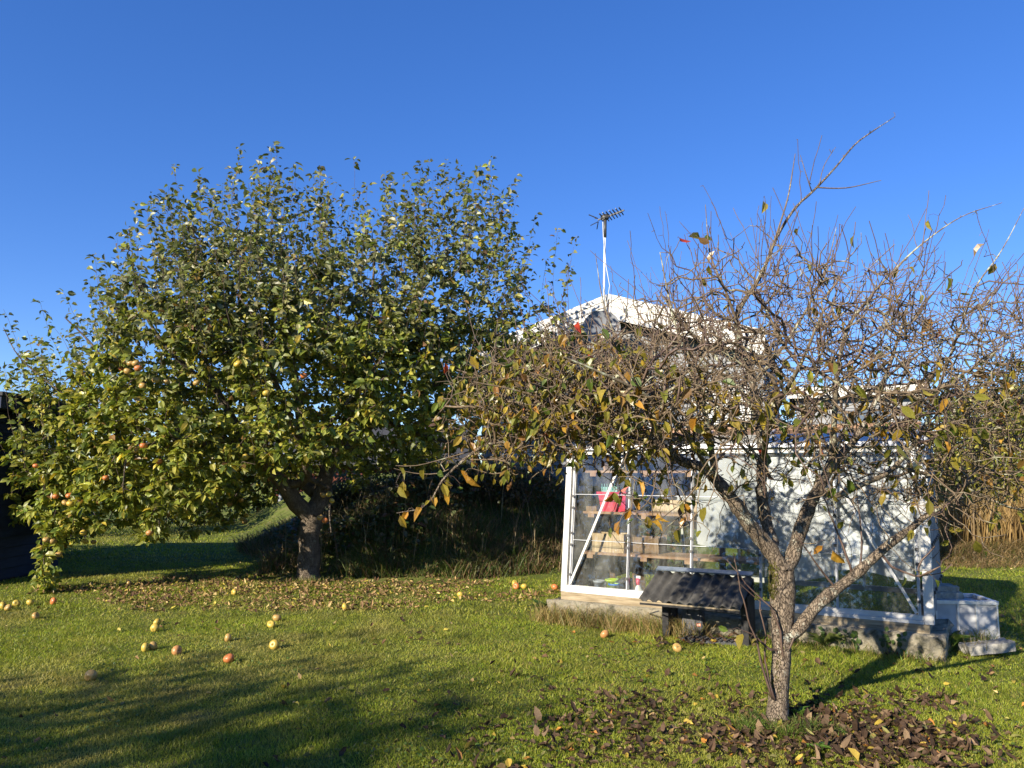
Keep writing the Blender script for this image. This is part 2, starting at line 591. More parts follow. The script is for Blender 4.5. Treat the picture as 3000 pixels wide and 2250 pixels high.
def leaf_objects(name, V, colors, mat, parent=None, tagger=None, variants=14):
    """leaves as single objects that share mesh data; each V is (8,3) world"""
    protos = []
    pick = rng.choice(len(V), min(variants, len(V)), replace=False)
    for i in pick:
        b, tip = V[i][0], V[i][5]
        ax = unit(tip - b); sd = unit(V[i][1] - V[i][2])
        sd = unit(sd - ax * (sd * ax).sum()); nm = np.cross(ax, sd)
        L = np.linalg.norm(tip - b)
        Bm = np.stack([ax, sd, nm])      # rows
        loc = ((V[i] - b) @ Bm.T) / L
        me = bpy.data.meshes.new(name)
        me.from_pydata(loc.tolist(), [], LTRI.tolist())
        a = me.color_attributes.new('Col', 'FLOAT_COLOR', 'POINT')
        for k in range(8):
            a.data[k].color = (*[float(x) for x in colors[i]], 1)
        me.materials.append(M[mat])
        protos.append((me, np.array(colors[i])))
    pc = np.array([p[1] for p in protos])
    pl = np.array(parent_loc(parent))
    out = []
    for i in range(len(V)):
        k = int(np.argmin(((pc - colors[i]) ** 2).sum(1) + rng.random(len(pc)) * 0.0008))
        b, tip = V[i][0], V[i][5]
        ax = unit(tip - b); sd = unit(V[i][1] - V[i][2])
        sd = unit(sd - ax * (sd * ax).sum()); nm = np.cross(ax, sd)
        L = np.linalg.norm(tip - b)
        m = Matrix(((ax[0] * L, sd[0] * L, nm[0] * L, b[0] - pl[0]), (ax[1] * L, sd[1] * L, nm[1] * L, b[1] - pl[1]),
                    (ax[2] * L, sd[2] * L, nm[2] * L, b[2] - pl[2]), (0, 0, 0, 1)))
        o = bpy.data.objects.new(name, protos[k][0])
        col.objects.link(o)
        if parent:
            o.parent = parent
        o.matrix_basis = m
        if tagger:
            tagger(o, i)
        out.append(o)
    return out


def colmix(n, palette, weights, jit=0.15):
    p = np.array(palette); ww = np.array(weights, float); ww /= ww.sum()
    c = p[rng.choice(len(p), n, p=ww)]
    c2 = p[rng.choice(len(p), n, p=ww)]
    f = rng.random((n, 1)) * 0.35
    c = c * (1 - f) + c2 * f
    return np.clip(c * (1 + rng.normal(0, jit, (n, 1))), 0.005, 0.95)


def project(P):
    P = np.asarray(P, float) - np.array([0, 0, CAM_Z])
    c, s = math.cos(PITCH), math.sin(PITCH)
    dep = P[..., 1] * c + P[..., 2] * s
    up = -P[..., 1] * s + P[..., 2] * c
    return 1500 + F * P[..., 0] / dep, 1125 - F * up / dep, dep


# ------------------------------------------------------------------ tree growing
class Tree:
    def __init__(s, cap=90000):
        s.P = np.zeros((cap, 3)); s.par = np.full(cap, -1, int); s.r = np.zeros(cap); s.sk = np.full(cap, -1, int)
        s.D = np.zeros((cap, 3)); s.n = 0

    def node(s, p, par, r=0.0, sk=-1):
        i = s.n
        s.P[i] = p; s.par[i] = par; s.r[i] = r; s.sk[i] = sk
        if par >= 0:
            d = np.array(p) - s.P[par]
            s.D[i] = d / (np.linalg.norm(d) + 1e-9)
        else:
            s.D[i] = (0, 0, 1)
        s.n += 1
        return i

    def limb(s, pts, rad, attach=None, limb_id=0, step=0.1):
        """pts world; attach to the nearest node; smooth Catmull-Rom; returns node ids"""
        pts = [np.array(p, float) for p in pts]
        ids = []
        if attach is None and s.n:
            attach = int(np.argmin(((s.P[:s.n] - pts[0]) ** 2).sum(1)))
        par = -1 if attach is None else attach
        if par >= 0:
            pts = [s.P[par].copy()] + pts
            rad = [rad[0]] + list(rad)
        ext = [2 * pts[0] - pts[1]] + pts + [2 * pts[-1] - pts[-2]]
        for i in range(1, len(ext) - 2):
            p0, p1, p2, p3 = ext[i - 1:i + 3]
            m = max(1, int(np.linalg.norm(p2 - p1) / step))
            for k in range(m):
                t = k / m
                q = 0.5 * ((2 * p1) + (-p0 + p2) * t + (2 * p0 - 5 * p1 + 4 * p2 - p3) * t * t + (-p0 + 3 * p1 - 3 * p2 + p3) * t ** 3)
                r = rad[i - 1] * (1 - t) + rad[i] * t
                if i == 1 and k == 0 and par >= 0:
                    continue
                par = s.node(q, par, r, limb_id); ids.append(par)
        par = s.node(pts[-1], par, rad[-1], limb_id); ids.append(par)
        return ids

    def grow(s, targets, step=0.12, turn=0.7, rise=0.0, jit=0.12, maxlen=9e9):
        n0 = s.n
        d0 = np.array([((s.P[:n0] - t) ** 2).sum(1).min() for t in targets])
        tips = []
        for k in np.argsort(d0):
            t = targets[k]
            v = t - s.P[:s.n]
            L = np.linalg.norm(v, axis=1) + 1e-6
            cosang = (v * s.D[:s.n]).sum(1) / L
            cost = L * (1 + turn * (1 - cosang)) + rise * np.maximum(0, s.P[:s.n, 2] - t[2])
            j = int(np.argmin(cost))
            Lj = L[j]
            if Lj < 0.02 or Lj > maxlen:
                continue
            m = max(1, int(round(Lj / step)))
            par = j
            a = s.P[j].copy()
            side = rng.normal(0, 1, 3)
            bend = s.D[j] * Lj * 0.25
            for q in range(1, m + 1):
                f = q / m
                p = a + (t - a) * f + bend * f * (1 - f) + (rng.normal(0, jit * Lj / m, 3) if q < m else 0)
                par = s.node(p, par)
            tips.append(par)
        return tips

    def finish(s, tip=0.0016, e=2.35, cap=None):
        n = s.n
        acc = np.zeros(n)
        rr = np.zeros(n)
        nch = np.zeros(n, int)
        for i in range(n - 1, 0, -1):
            if s.par[i] >= 0:
                nch[s.par[i]] += 1
        for i in range(n - 1, -1, -1):
            r = max(tip, acc[i] ** (1 / e))
            if cap is not None and s.sk[i] < 0:
                r = min(r, cap)
            if s.sk[i] >= 0:
                r = s.r[i]
            rr[i] = r
            if s.par[i] >= 0:
                acc[s.par[i]] += r ** e
        s.rr = rr
        # keep children thinner than parents
        for i in range(n):
            if s.par[i] >= 0 and s.sk[i] < 0:
                s.rr[i] = min(s.rr[i], s.rr[s.par[i]] * 0.95)
        kids = [[] for _ in range(n)]
        for i in range(n):
            if s.par[i] >= 0:
                kids[s.par[i]].append(i)
        s.kids = kids
        chains = []
        stack = [(i, None) for i in range(n) if s.par[i] < 0]
        while stack:
            i, pr = stack.pop()
            ch = [] if pr is None else [pr]
            ch.append(i)
            while kids[i]:
                ks = kids[i]
                same = [q for q in ks if s.sk[q] == s.sk[i]]
                nx = same[0] if (s.sk[i] >= 0 and same) else max(ks, key=lambda q: s.rr[q])
                if s.sk[i] >= 0 and not same:
                    for q in ks:
                        stack.append((q, i))
                    break
                for q in ks:
                    if q != nx:
                        stack.append((q, i))
                ch.append(nx); i = nx
            chains.append(ch)
        return chains

    def chain_geo(s, ch):
        P = s.P[ch].copy()
        r = s.rr[ch].copy()
        if len(ch) > 1:
            r[0] = min(r[0], r[1] * 1.15)
        return P, r


# ================================================================== SETTING
# ground sheet: fine near the camera, coarse to the horizon
def ground():
    xs = np.concatenate([np.linspace(-600, -30, 12), np.arange(-26, 26.01, 0.4), np.linspace(30, 600, 12)])
    ys = np.concatenate([np.linspace(-300, -14, 8), np.arange(-12, 30.01, 0.4), np.linspace(34, 900, 14)])
    X, Y = np.meshgrid(xs, ys)
    Z = GZ(X, Y) - 0.004
    V = np.stack([X, Y, Z], -1).reshape(-1, 3)
    nx = len(xs)
    i, j = np.meshgrid(np.arange(len(ys) - 1), np.arange(nx - 1), indexing='ij')
    a = i * nx + j
    Q = np.stack([a, a + 1, a + nx + 1, a + nx], -1).reshape(-1, 4)
    o = np_mesh('lawn', V, [Q], 'soil')
    o['kind'] = 'structure'


ground()

# greenhouse frame of reference: u along the front, v backwards
GO = np.array([0.585, 8.19])
EU = np.array([0.854, -0.52]); EV = np.array([0.52, 0.854])
GL, GD = 3.25, 1.75
Z0, Z1, ZR = 0.265, 1.70, 1.90
LEAN = 0.17


def G(u, v, z):
    p = GO + EU * u + EV * v
    return np.array([p[0], p[1], z])


def inside_gh(x, y, m=0.0):
    dx = x - GO[0]; dy = y - GO[1]
    u = dx * EU[0] + dy * EU[1]; v = dx * EV[0] + dy * EV[1]
    return (u > -m) & (u < GL + m) & (v > -m) & (v < GD + m)


# ------------------------------------------------------------------ lawn grass
def nz2(x, y, s, seed=0):
    """cheap smooth value noise in 0..1"""
    r = np.random.default_rng(seed)
    tab = r.random((64, 64))
    x = x * s; y = y * s
    xi = np.floor(x).astype(int); yi = np.floor(y).astype(int)
    fx = x - xi; fy = y - yi
    fx = fx * fx * (3 - 2 * fx); fy = fy * fy * (3 - 2 * fy)
    g = lambda a, b: tab[a % 64, b % 64]
    return (g(xi, yi) * (1 - fx) + g(xi + 1, yi) * fx) * (1 - fy) + (g(xi, yi + 1) * (1 - fx) + g(xi + 1, yi + 1) * fx) * fy


def blades(x, y, h, wd, lean, colr, z=None, bend=0.5, tri=False):
    n = len(x)
    z = GZ(x, y) - 0.004 if z is None else z
    a = rng.random(n) * 2 * np.pi
    la = rng.random(n) * 2 * np.pi
    d = np.stack([np.cos(a), np.sin(a), np.zeros(n)], -1) * (wd / 2)[:, None]
    l = np.stack([np.cos(la), np.sin(la), np.zeros(n)], -1) * (lean * h)[:, None]
    b = np.stack([x, y, z], -1)
    up = np.array([0, 0, 1.0])
    m = b + l * 0.35 + up * (h * 0.62)[:, None]
    t = b + l + up * (h * (1 - 0.35 * np.minimum(lean, 1.5) * bend))[:, None]
    if tri:
        V = np.stack([b - d, b + d, t], 1)
        return V.reshape(-1, 3), np.arange(n * 3).reshape(n, 3), np.repeat(colr, 3, axis=0)
    V = np.stack([b - d, b + d, m + d * 0.7, m - d * 0.7, t], 1)
    i = np.arange(n)[:, None] * 5
    T = np.concatenate([i + np.array([[0, 1, 2]]), i + np.array([[0, 2, 3]]), i + np.array([[3, 2, 4]])])
    c = np.repeat(colr, 5, axis=0)
    return V.reshape(-1, 3), T, c


class Blades:
    def __init__(s):
        s.V = []; s.T = []; s.C = []; s.n = 0

    def add(s, *a, **k):
        V, T, c = blades(*a, **k)
        s.V.append(V); s.T.append(T + s.n); s.C.append(c); s.n += len(V)

    def build(s, name, mat='grass', parent=None):
        return np_mesh(name, np.concatenate(s.V), [np.concatenate(s.T)], mat, colors=np.concatenate(s.C), smooth=False, parent=parent)


def view_samples(n, y0, y1, power=1.0, margin=0.15):
    y = y0 + (y1 - y0) * rng.random(n) ** power
    x = (rng.random(n) * 2 - 1) * (0.662 + margin) * y
    return x, y


PEAR = gpt(2275, 2128)
APPLE = gpt(905, 1700)
GREEN = [(0.20, 0.265, 0.020), (0.27, 0.325, 0.030), (0.35, 0.345, 0.055), (0.42, 0.35, 0.11), (0.125, 0.19, 0.018)]


def lawn_cols(x, y):
    n = len(x)
    c = colmix(n, GREEN, [3, 4, 2.2, 0.7, 1.4], 0.16)
    d = nz2(x, y, 0.9, 3)[:, None] * 0.6 + nz2(x, y, 3.1, 4)[:, None] * 0.4
    dry = np.array([[0.38, 0.32, 0.10]])
    left = sm(0.5, -2.5, x)[:, None]
    f = np.clip((d - 0.42) * 2.2, 0, 1) * (0.35 + 0.5 * left)
    return c * (1 - f) + dry * f * (0.8 + 0.4 * rng.random((n, 1)))


gb = Blades()
for (n, y0, y1, hh, ww) in ((185000, 2.9, 5.2, 0.019, 0.0042), (180000, 5.2, 8.2, 0.022, 0.006), (120000, 8.2, 13, 0.026, 0.010), (60000, 13, 22, 0.04, 0.018)):
    x, y = view_samples(n, y0, y1)
    k = ~inside_gh(x, y, 0.12)
    x, y = x[k], y[k]
    d2 = (x + 3.5) * 0.925 + (y - 11.5) * 0.38
    k = ~((y > 11.6) & (d2 > 0.6) & (x < 6))
    x, y = x[k], y[k]
    n = len(x)
    tall = 0.65 + 0.75 * nz2(x, y, 2.2, 9)
    h = hh * tall * (0.6 + 0.9 * rng.random(n))
    gb.add(x, y, h, ww * (0.7 + 0.6 * rng.random(n)), 0.2 + 1.3 * rng.random(n), lawn_cols(x, y), tri=y0 > 5)
# straw bits lying in the lawn
x, y = view_samples(5000, 3.3, 10)
k = ~inside_gh(x, y, 0.15); x, y = x[k], y[k]
gb.add(x, y, np.full(len(x), 0.02) * (0.5 + rng.random(len(x))), np.full(len(x), 0.0035), 2.5 + 2.5 * rng.random(len(x)),
       colmix(len(x), [(0.42, 0.36, 0.17), (0.34, 0.30, 0.13)], [1, 1]))
go = gb.build('lawn_grass')
tag(go, 'short mown green grass covering the lawn', 'grass', kind='stuff')

# longer grass tufts: along the plinth, the pear trunk and the shelter
tb = Blades()


def tuft(cx, cy, r, n, h, dry=0.3, lean=0.8, wd=0.005):
    a = rng.random(n) * 2 * np.pi; q = np.sqrt(rng.random(n)) * r
    x = cx + q * np.cos(a); y = cy + q * np.sin(a)
    c = colmix(n, [(0.09, 0.16, 0.02), (0.13, 0.18, 0.03), (0.36, 0.28, 0.13), (0.28, 0.20, 0.09)], [1 - dry, 1 - dry, dry, dry], 0.2)
    tb.add(x, y, h * (0.4 + 0.9 * rng.random(n)), np.full(n, wd), lean * (0.3 + 1.2 * rng.random(n)), c)


for u in np.arange(-0.15, 1.5, 0.07):
    p = G(u, -0.26 - 0.16 * random.random(), 0)
    tuft(p[0], p[1], 0.12, 90, 0.20, dry=0.75, lean=1.2)
for u in np.arange(1.9, 3.4, 0.12):
    p = G(u, -0.25 - 0.1 * random.random(), 0)
    tuft(p[0], p[1], 0.1, 30, 0.11, dry=0.4, lean=1.1)
for i in range(26):
    a = random.random() * 6.28
    tuft(PEAR[0] + 0.17 * math.cos(a) - .02, PEAR[1] + 0.13 * math.sin(a) - .06, 0.07, 34, 0.09, dry=0.12, lean=1.3, wd=0.004)
for i in range(24):
    tuft(PEAR[0] + random.uniform(-.32, .32), PEAR[1] - random.uniform(0.08, .22), 0.08, 30, 0.075, dry=0.1, lean=1.4, wd=0.004)
for i in range(30):   # round the cold frame
    p = gpt(random.uniform(2700, 2900), random.uniform(1850, 1925))
    tuft(p[0], p[1], 0.09, 34, 0.17, dry=0.45, lean=1.0)
for i in range(14):
    a = random.random() * 6.28
    tuft(APPLE[0] + 0.3 * math.cos(a), APPLE[1] + 0.3 * math.sin(a), 0.1, 26, 0.10, dry=0.3)
for i in range(25):
    p = gpt(random.uniform(2770, 3050), random.uniform(1700, 1860))
    tuft(p[0], p[1], 0.2, 40, 0.10, dry=0.15)
o = tb.build('grass_tufts')
tag(o, 'long green and straw coloured grass tufts along the greenhouse plinth and trunks', 'grass', kind='stuff')

# ------------------------------------------------------------------ overgrown bank
bb = Blades()
n = 60000
x = rng.uniform(-7.5, 2.8, n); y = 10.7 + rng.random(n) ** 1.3 * 5.5
d1 = y - 11.0 - 0.3 * np.sin(1.3 * x) - 0.6 * sm(0, 3, x); d2 = (x + 3.5) * 0.925 + (y - 11.5) * 0.38 + 0.2 * np.sin(1.9 * y)
cl = nz2(x, y, 1.6, 21)
k = (np.minimum(d1, d2) > -0.12) & ~inside_gh(x, y, 0.2) & (rng.random(n) < 0.25 + cl)
x, y, cl = x[k], y[k], cl[k]
n = len(x)
dry = nz2(x, y, 1.1, 22)
c = np.where((rng.random(n) < 0.25 + 0.5 * dry)[:, None], colmix(n, [(0.20, 0.14, 0.07), (0.28, 0.22, 0.12), (0.13, 0.08, 0.05)], [2, 1, 2]),
             colmix(n, [(0.06, 0.10, 0.015), (0.09, 0.13, 0.03), (0.14, 0.16, 0.08)], [2, 2, 1]))
bb.add(x, y, (0.10 + 0.24 * cl) * (0.4 + rng.random(n)), np.full(n, 0.012), 0.4 + 1.2 * rng.random(n), c)
n = 260
x = rng.uniform(-5.5, 1.2, n); y = 11.1 + rng.random(n) ** 1.5 * 3
k = (((x + 3.5) * 0.925 + (y - 11.5) * 0.38) > .1) & ~inside_gh(x, y, .25); x, y = x[k], y[k]; n = len(x)
bb.add(x, y, .35 + .55 * rng.random(n), np.full(n, .011), .1 + .5 * rng.random(n), colmix(n, [(0.30, 0.23, 0.13), (0.20, 0.13, 0.08), (0.40, 0.33, 0.2)], [1, 1, 1], .2), bend=.2)
o = bb.build('bank_grass')
tag(o, 'rough dry and green grass overgrowing the shaded bank', 'grass', kind='stuff')

n = 16000
x = rng.uniform(-7, 2.6, n); y = 11 + rng.random(n) * 4.5
d1 = y - 11.2 - 0.3 * np.sin(1.3 * x); d2 = (x + 3.5) * 0.925 + (y - 11.5) * 0.38
k = (np.minimum(d1, d2) > 0.2) & ~inside_gh(x, y, 0.25) & (nz2(x, y, 1.3, 31) > 0.42)
x, y = x[k], y[k]
n = len(x)
hgt = rng.random(n) * (0.1 + 0.45 * nz2(x, y, 1.7, 33))
p = np.stack([x, y, GZ(x, y) + hgt], -1)
V = leaf_geo(p, np.stack([rng.normal(0, 1, n), rng.normal(-.3, 1, n), rng.normal(0, .35, n)], -1), np.stack([rng.normal(0, .5, n), rng.normal(-.4, .5, n), np.ones(n)], -1),
             0.05 + 0.08 * rng.random(n), 0.7, 1, 0.3)
cc = colmix(n, [(0.05, 0.09, 0.015), (0.10, 0.13, 0.05), (0.16, 0.17, 0.11), (0.13, 0.07, 0.04), (0.17, 0.10, 0.03)], [3, 2, 1.6, 1.5, 1])
o = leaves_mesh('ground_cover', V, cc, 'leaf')
tag(o, 'low leafy ground cover plants on the shaded bank behind the apple trunk', 'plants', kind='stuff')


# ------------------------------------------------------------------ shrubs and hedges
def shrub(name, label, cat, base, rx, ry, h, nleaf, size, pal, wts, stems=9, group=None, squash=0.5, mat='leaf', thr=0.36):
    t = thing(name, label, cat, base, group)
    tu = Tubes()
    b = np.array(base)
    for i in range(stems):
        a = random.random() * 6.28
        q = random.random() ** 0.5
        tip = b + np.array([rx * q * math.cos(a), ry * q * math.sin(a), h * (0.55 + 0.4 * random.random())])
        mid = b + (tip - b) * 0.5 + np.array([0, 0, 0.1 * h])
        st = b + np.array([0.25 * rx * q * math.cos(a), 0.25 * ry * q * math.sin(a), -0.03])
        tu.add([st, (st + mid) / 2, mid, tip], [0.016, 0.013, 0.010, 0.004], 5)
        for k in range(3):
            e = mid + (tip - mid) * random.random()
            tu.add([e, e + np.array([random.gauss(0, .25) * rx, random.gauss(0, .25) * ry, 0.2 * h])], [0.006, 0.002], 4)
    tu.build('stems', 'apple_twig', t, kind='stuff')
    m = nleaf * 3
    d = rng.normal(0, 1, (m, 3)); d = unit(d) * rng.random((m, 1)) ** 0.4
    p = b + np.array([0, 0, h * squash]) + d * np.array([rx, ry, h * (1 - squash)])
    low = p[:, 2] < b[2] + 0.05
    p[low, 2] = b[2] + 0.05 + rng.random(low.sum()) * h * 0.4
    clump = nz2(p[:, 0] * 1.0 + p[:, 2] * 0.7, p[:, 2] * 1.2 + p[:, 1] * 0.6, 2.6 / max(0.6, h ** 0.5), hash(name) % 97)
    p = p[clump > thr][:nleaf]
    n = len(p)
    ax = rng.normal(0, 1, (n, 3)) + np.array([0, 0, -0.2]); nm = rng.normal(0, .6, (n, 3)) + np.array([0, -.25, 0.8])
    V = leaf_geo(p, ax, nm, size * (0.6 + 0.8 * rng.random(n)), 0.72, 1, 0.3)
    o = leaves_mesh('crown', V, colmix(n, pal, wts, 0.2), mat, parent=t)
    return t


DG = [(0.035, 0.06, 0.014), (0.05, 0.085, 0.016), (0.075, 0.10, 0.02), (0.10, 0.09, 0.03)]
for i, (px, Y, rx, h, lb) in enumerate([
        (60, 13.6, 1.3, 1.2, 'dark green garden shrub at the far lawn edge beside the navy shed'),
        (250, 17.5, 2.0, 2.2, 'dark shrub behind the lawn, right of the navy shed'),
        (470, 19.0, 2.0, 2.3, 'dark shrub behind the lawn midway to the apple trunk'),
        (650, 21.0, 2.2, 2.4, 'dark shrub at the far lawn end left of the apple trunk')]):
    p = at(px, 1375, Y); p[2] = float(GZ(p[0], p[1]))
    shrub('garden_shrub', lb, 'shrub', p, rx, 0.9, h, 2600, 0.085, DG, [3, 3, 1, .5], group='dark shrubs along the far lawn edge')
# yellowing shrubs on the bank behind the apple tree
for (px, py, Y, rx, h, lb, pal, nl) in [
        (1200, 1400, 13.6, 0.9, 1.0, 'olive yellow leafed shrub on the bank behind the apple crown', [(0.10, 0.11, 0.02), (0.16, 0.14, 0.03), (0.06, 0.08, 0.015)], 2000),
        (1000, 1420, 13.8, 0.9, 0.7, 'grey green low shrub on the bank right of the apple trunk', [(0.13, 0.15, 0.10), (0.09, 0.12, 0.06), (0.18, 0.19, 0.14)], 2600),
        (1520, 1400, 12.8, 0.7, 0.6, 'dark brambly shrub on the bank left of the greenhouse', [(0.05, 0.06, 0.02), (0.10, 0.06, 0.03), (0.12, 0.09, 0.03)], 1300),
        (1420, 1420, 13.2, 0.6, 0.5, 'small dark bush below the house window', [(0.05, 0.07, 0.02), (0.09, 0.08, 0.03)], 900)]:
    p = at(px, py, Y); p[2] = float(GZ(p[0], p[1]))
    shrub('bank_shrub', lb, 'shrub', p, rx, 0.6, h, nl, 0.055, pal, [1] * len(pal), group='shrubs on the bank')
# yellow green hedge at the right
HG = [(0.16, 0.19, 0.03), (0.28, 0.28, 0.045), (0.36, 0.32, 0.06), (0.09, 0.11, 0.02)]
for (px, Y, rx, h, lb) in [(2790, 16.2, 1.3, 2.6, 'yellow green leafy bush just right of the greenhouse end'),
                           (2910, 16.6, 1.5, 3.3, 'tall yellow green leafy bush behind the golden reeds'),
                           (3060, 16.0, 1.5, 3.4, 'yellow green bush cut by the right edge of the picture')]:
    p = at(px, 1375, Y); p[2] = 0
    shrub('hedge_bush', lb, 'bush', p, rx, 0.9, h, 4200, 0.085, HG, [2, 3, 2, 2], group='bushes behind the reeds', stems=14, thr=0.3)
for (px, Y, rx, h, lb) in [(2990, 27, 2.6, 5.8, 'dull grey green far tree top at the right edge above the bushes'),
                           (2820, 30, 2.2, 4.7, 'low dull far tree right of the house wing')]:
    p = at(px, 1375, Y); p[2] = 0
    shrub('far_tree', lb, 'tree', p, rx, 1.5, h, 4200, 0.14, [(0.06, 0.07, 0.03), (0.10, 0.10, 0.045), (0.13, 0.11, 0.06)], [2, 2, 1], stems=12, squash=0.6)
p = at(230, 1375, 34); p[2] = 0
shrub('far_tree', 'pale brown autumn tree far behind the navy shed', 'tree', p, 2.6, 1.5, 5.0, 3800, 0.13, [(0.30, 0.22, 0.15), (0.22, 0.17, 0.11)], [1, 1], stems=16, squash=0.62)

# golden reeds and the dry tangle in front of them
rb = Blades()
n = 2600
x = rng.uniform(6.6, 11.5, n); y = rng.uniform(13.2, 15.2, n)
rb.add(x, y, 1.25 * (0.5 + 0.6 * rng.random(n)), np.full(n, 0.028), 0.05 + 0.35 * rng.random(n), colmix(n, [(0.30, 0.205, 0.085), (0.22, 0.145, 0.06), (0.40, 0.29, 0.13)], [2, 2, 1.2], 0.2), bend=0.2)
o = rb.build('reeds')
tag(o, 'tall golden dry reeds standing behind the lawn at the right', 'reeds', kind='stuff')
rb = Blades()
n = 16000
x = rng.uniform(5.6, 11.5, n); y = rng.uniform(11.9, 13.8, n)
rb.add(x, y, 0.42 * (0.3 + 0.8 * rng.random(n)) * sm(11.7, 13.2, y) + 0.05, np.full(n, 0.013), 0.5 + 1.3 * rng.random(n), colmix(n, [(0.30, 0.21, 0.10), (0.20, 0.14, 0.07), (0.10, 0.12, 0.03)], [2, 2, 1.4], 0.2))
o = rb.build('dry_grass')
tag(o, 'tangled brown dry grass at the foot of the reeds', 'grass', kind='stuff')

# ------------------------------------------------------------------ grey house with white verge boards
HP = np.array([at(1785, 868, 13.0)[0], 13.0])
HA = np.array([0.93, -0.3676]); HN = np.array([-0.3676, -0.93])     # along the gable to the right; outward normal
HZ = float(at(1785, 868, 13.0)[2]); HS = 0.317
HW = 2.45


def H(a, n_, z):
    p = HP + HA * a + HN * n_
    return np.array([p[0], p[1], z])


OV = 0.34        # verge overhang in front of the wall
hb = H(0, -OV, 0.6)
house = thing('house', 'grey clapboard house with white verge boards and gable behind the greenhouse', 'house', hb)
mb = MB()
zt = lambda a: HZ - 0.20 - HS * abs(a)
pts = [H(-HW, -OV - .03, .5), H(HW, -OV - .03, .5), H(HW, -OV - .03, zt(HW)), H(0, -OV - .03, zt(0)), H(-HW, -OV - .03, zt(HW))]
ptb = [p + np.array([*(-HN * 5.0), 0]) for p in pts]
mb.add(pts + ptb, [(0, 1, 2, 3, 4), (9, 8, 7, 6, 5), (1, 0, 5, 6), (2, 1, 6, 7), (0, 4, 9, 5)])
mb.build('wall', 'siding', house)
z = 1.15
while z < HZ - 0.3:     # each clapboard row is a board of its own
    h = 0.083
    hw = min(HW, (HZ - 0.22 - z - h) / HS)
    if hw < 0.08:
        break
    m = MB()
    a0, a1 = -hw, hw
    m.hex([H(a0, -OV - .028, z), H(a1, -OV - .028, z), H(a1, -OV + .018, z), H(a0, -OV + .018, z)][::-1][0:4] + [H(a0, -OV - .028, z + h), H(a1, -OV - .028, z + h), H(a1, -OV + .004, z + h), H(a0, -OV + .004, z + h)][::-1])
    m.build('clapboard', 'siding', house)
    z += 0.085
# left flank boards are lit: corner board
m = MB(); m.box(H(-HW, -OV + .01, 2.4), (0.09, 0.09, 2.6), rz=math.atan2(HA[1], HA[0])); m.build('corner_board', 'siding', house)
for s in (-1, 1):
    e = HW + (0.35 if s < 0 else 0.05)
    m = MB()     # roof slab
    m.hex([H(0, 0.02, HZ - 0.06), H(s * e, 0.02, HZ - .06 - HS * e), H(s * e, -5.3, HZ - .06 - HS * e), H(0, -5.3, HZ - .06)] +
          [H(0, 0.02, HZ), H(s * e, 0.02, HZ - HS * e), H(s * e, -5.3, HZ - HS * e), H(0, -5.3, HZ)])
    rf = m.build('roof', 'roof_felt', house)
    for k in range(4):    # stepped white verge boards
        top = HZ + 0.03 - k * 0.105
        g = 0.045 - k * 0.008
        m = MB()
        m.hex([H(s * .002, 0.025, top - .1), H(s * (e + .02), 0.025, top - .1 - HS * e), H(s * (e + .02), 0.025 + g, top - .1 - HS * e), H(s * .002, 0.025 + g, top - .1)] +
              [H(s * .002, 0.025, top), H(s * (e + .02), 0.025, top - HS * e), H(s * (e + .02), 0.025 + g - .008, top - HS * e), H(s * .002, 0.025 + g - .008, top)])
        m.build('verge_board', 'white_paint', house)
    m = MB()
    m.hex([H(0, 0.02, HZ - .12), H(s * e, 0.02, HZ - .12 - HS * e), H(s * e, -OV, HZ - .12 - HS * e), H(0, -OV, HZ - .12)] +
          [H(0, 0.02, HZ - .09), H(s * e, 0.02, HZ - .09 - HS * e), H(s * e, -OV, HZ - .09 - HS * e), H(0, -OV, HZ - .09)])
    m.build('soffit', 'dark_metal', house)


def house_window(a0, a1, z0, z1, bars):
    m = MB(); m.hex([H(a0, -OV - .02, z0), H(a1, -OV - .02, z0), H(a1, -OV + .012, z0), H(a0, -OV + .012, z0)][::-1] + [H(a0, -OV - .02, z1), H(a1, -OV - .02, z1), H(a1, -OV + .012, z1), H(a0, -OV + .012, z1)][::-1])
    wn = m.build('window', 'window_glass', house)
    m = MB()
    for a in [a0, a1] + bars:
        m.bar(H(a, -OV + .03, z0), H(a, -OV + .03, z1), 0.07, 0.06, up=(HN[0], HN[1], 0))
    for zz in (z0, z1):
        m.bar(H(a0 - .035, -OV + .032, zz), H(a1 + .035, -OV + .032, zz), 0.06, 0.07, up=(0, 0, 1))
    m.build('frame', 'white_paint', wn)
    m = MB()
    zz = z0 + .03
    while zz < z1 - .03:
        m.bar(H(a0 + .04, -OV + .017, zz), H(a1 - .04, -OV + .017, zz), 0.004, 0.02)
        zz += .035
    m.build('blind', 'white_plastic', wn)


house_window(-2.2, -1.25, 1.75, 2.55, [-1.72])
house_window(-0.25, 0.95, 1.85, 2.95, [0.35])
house_window(1.35, 2.2, 1.9, 2.8, [1.78])
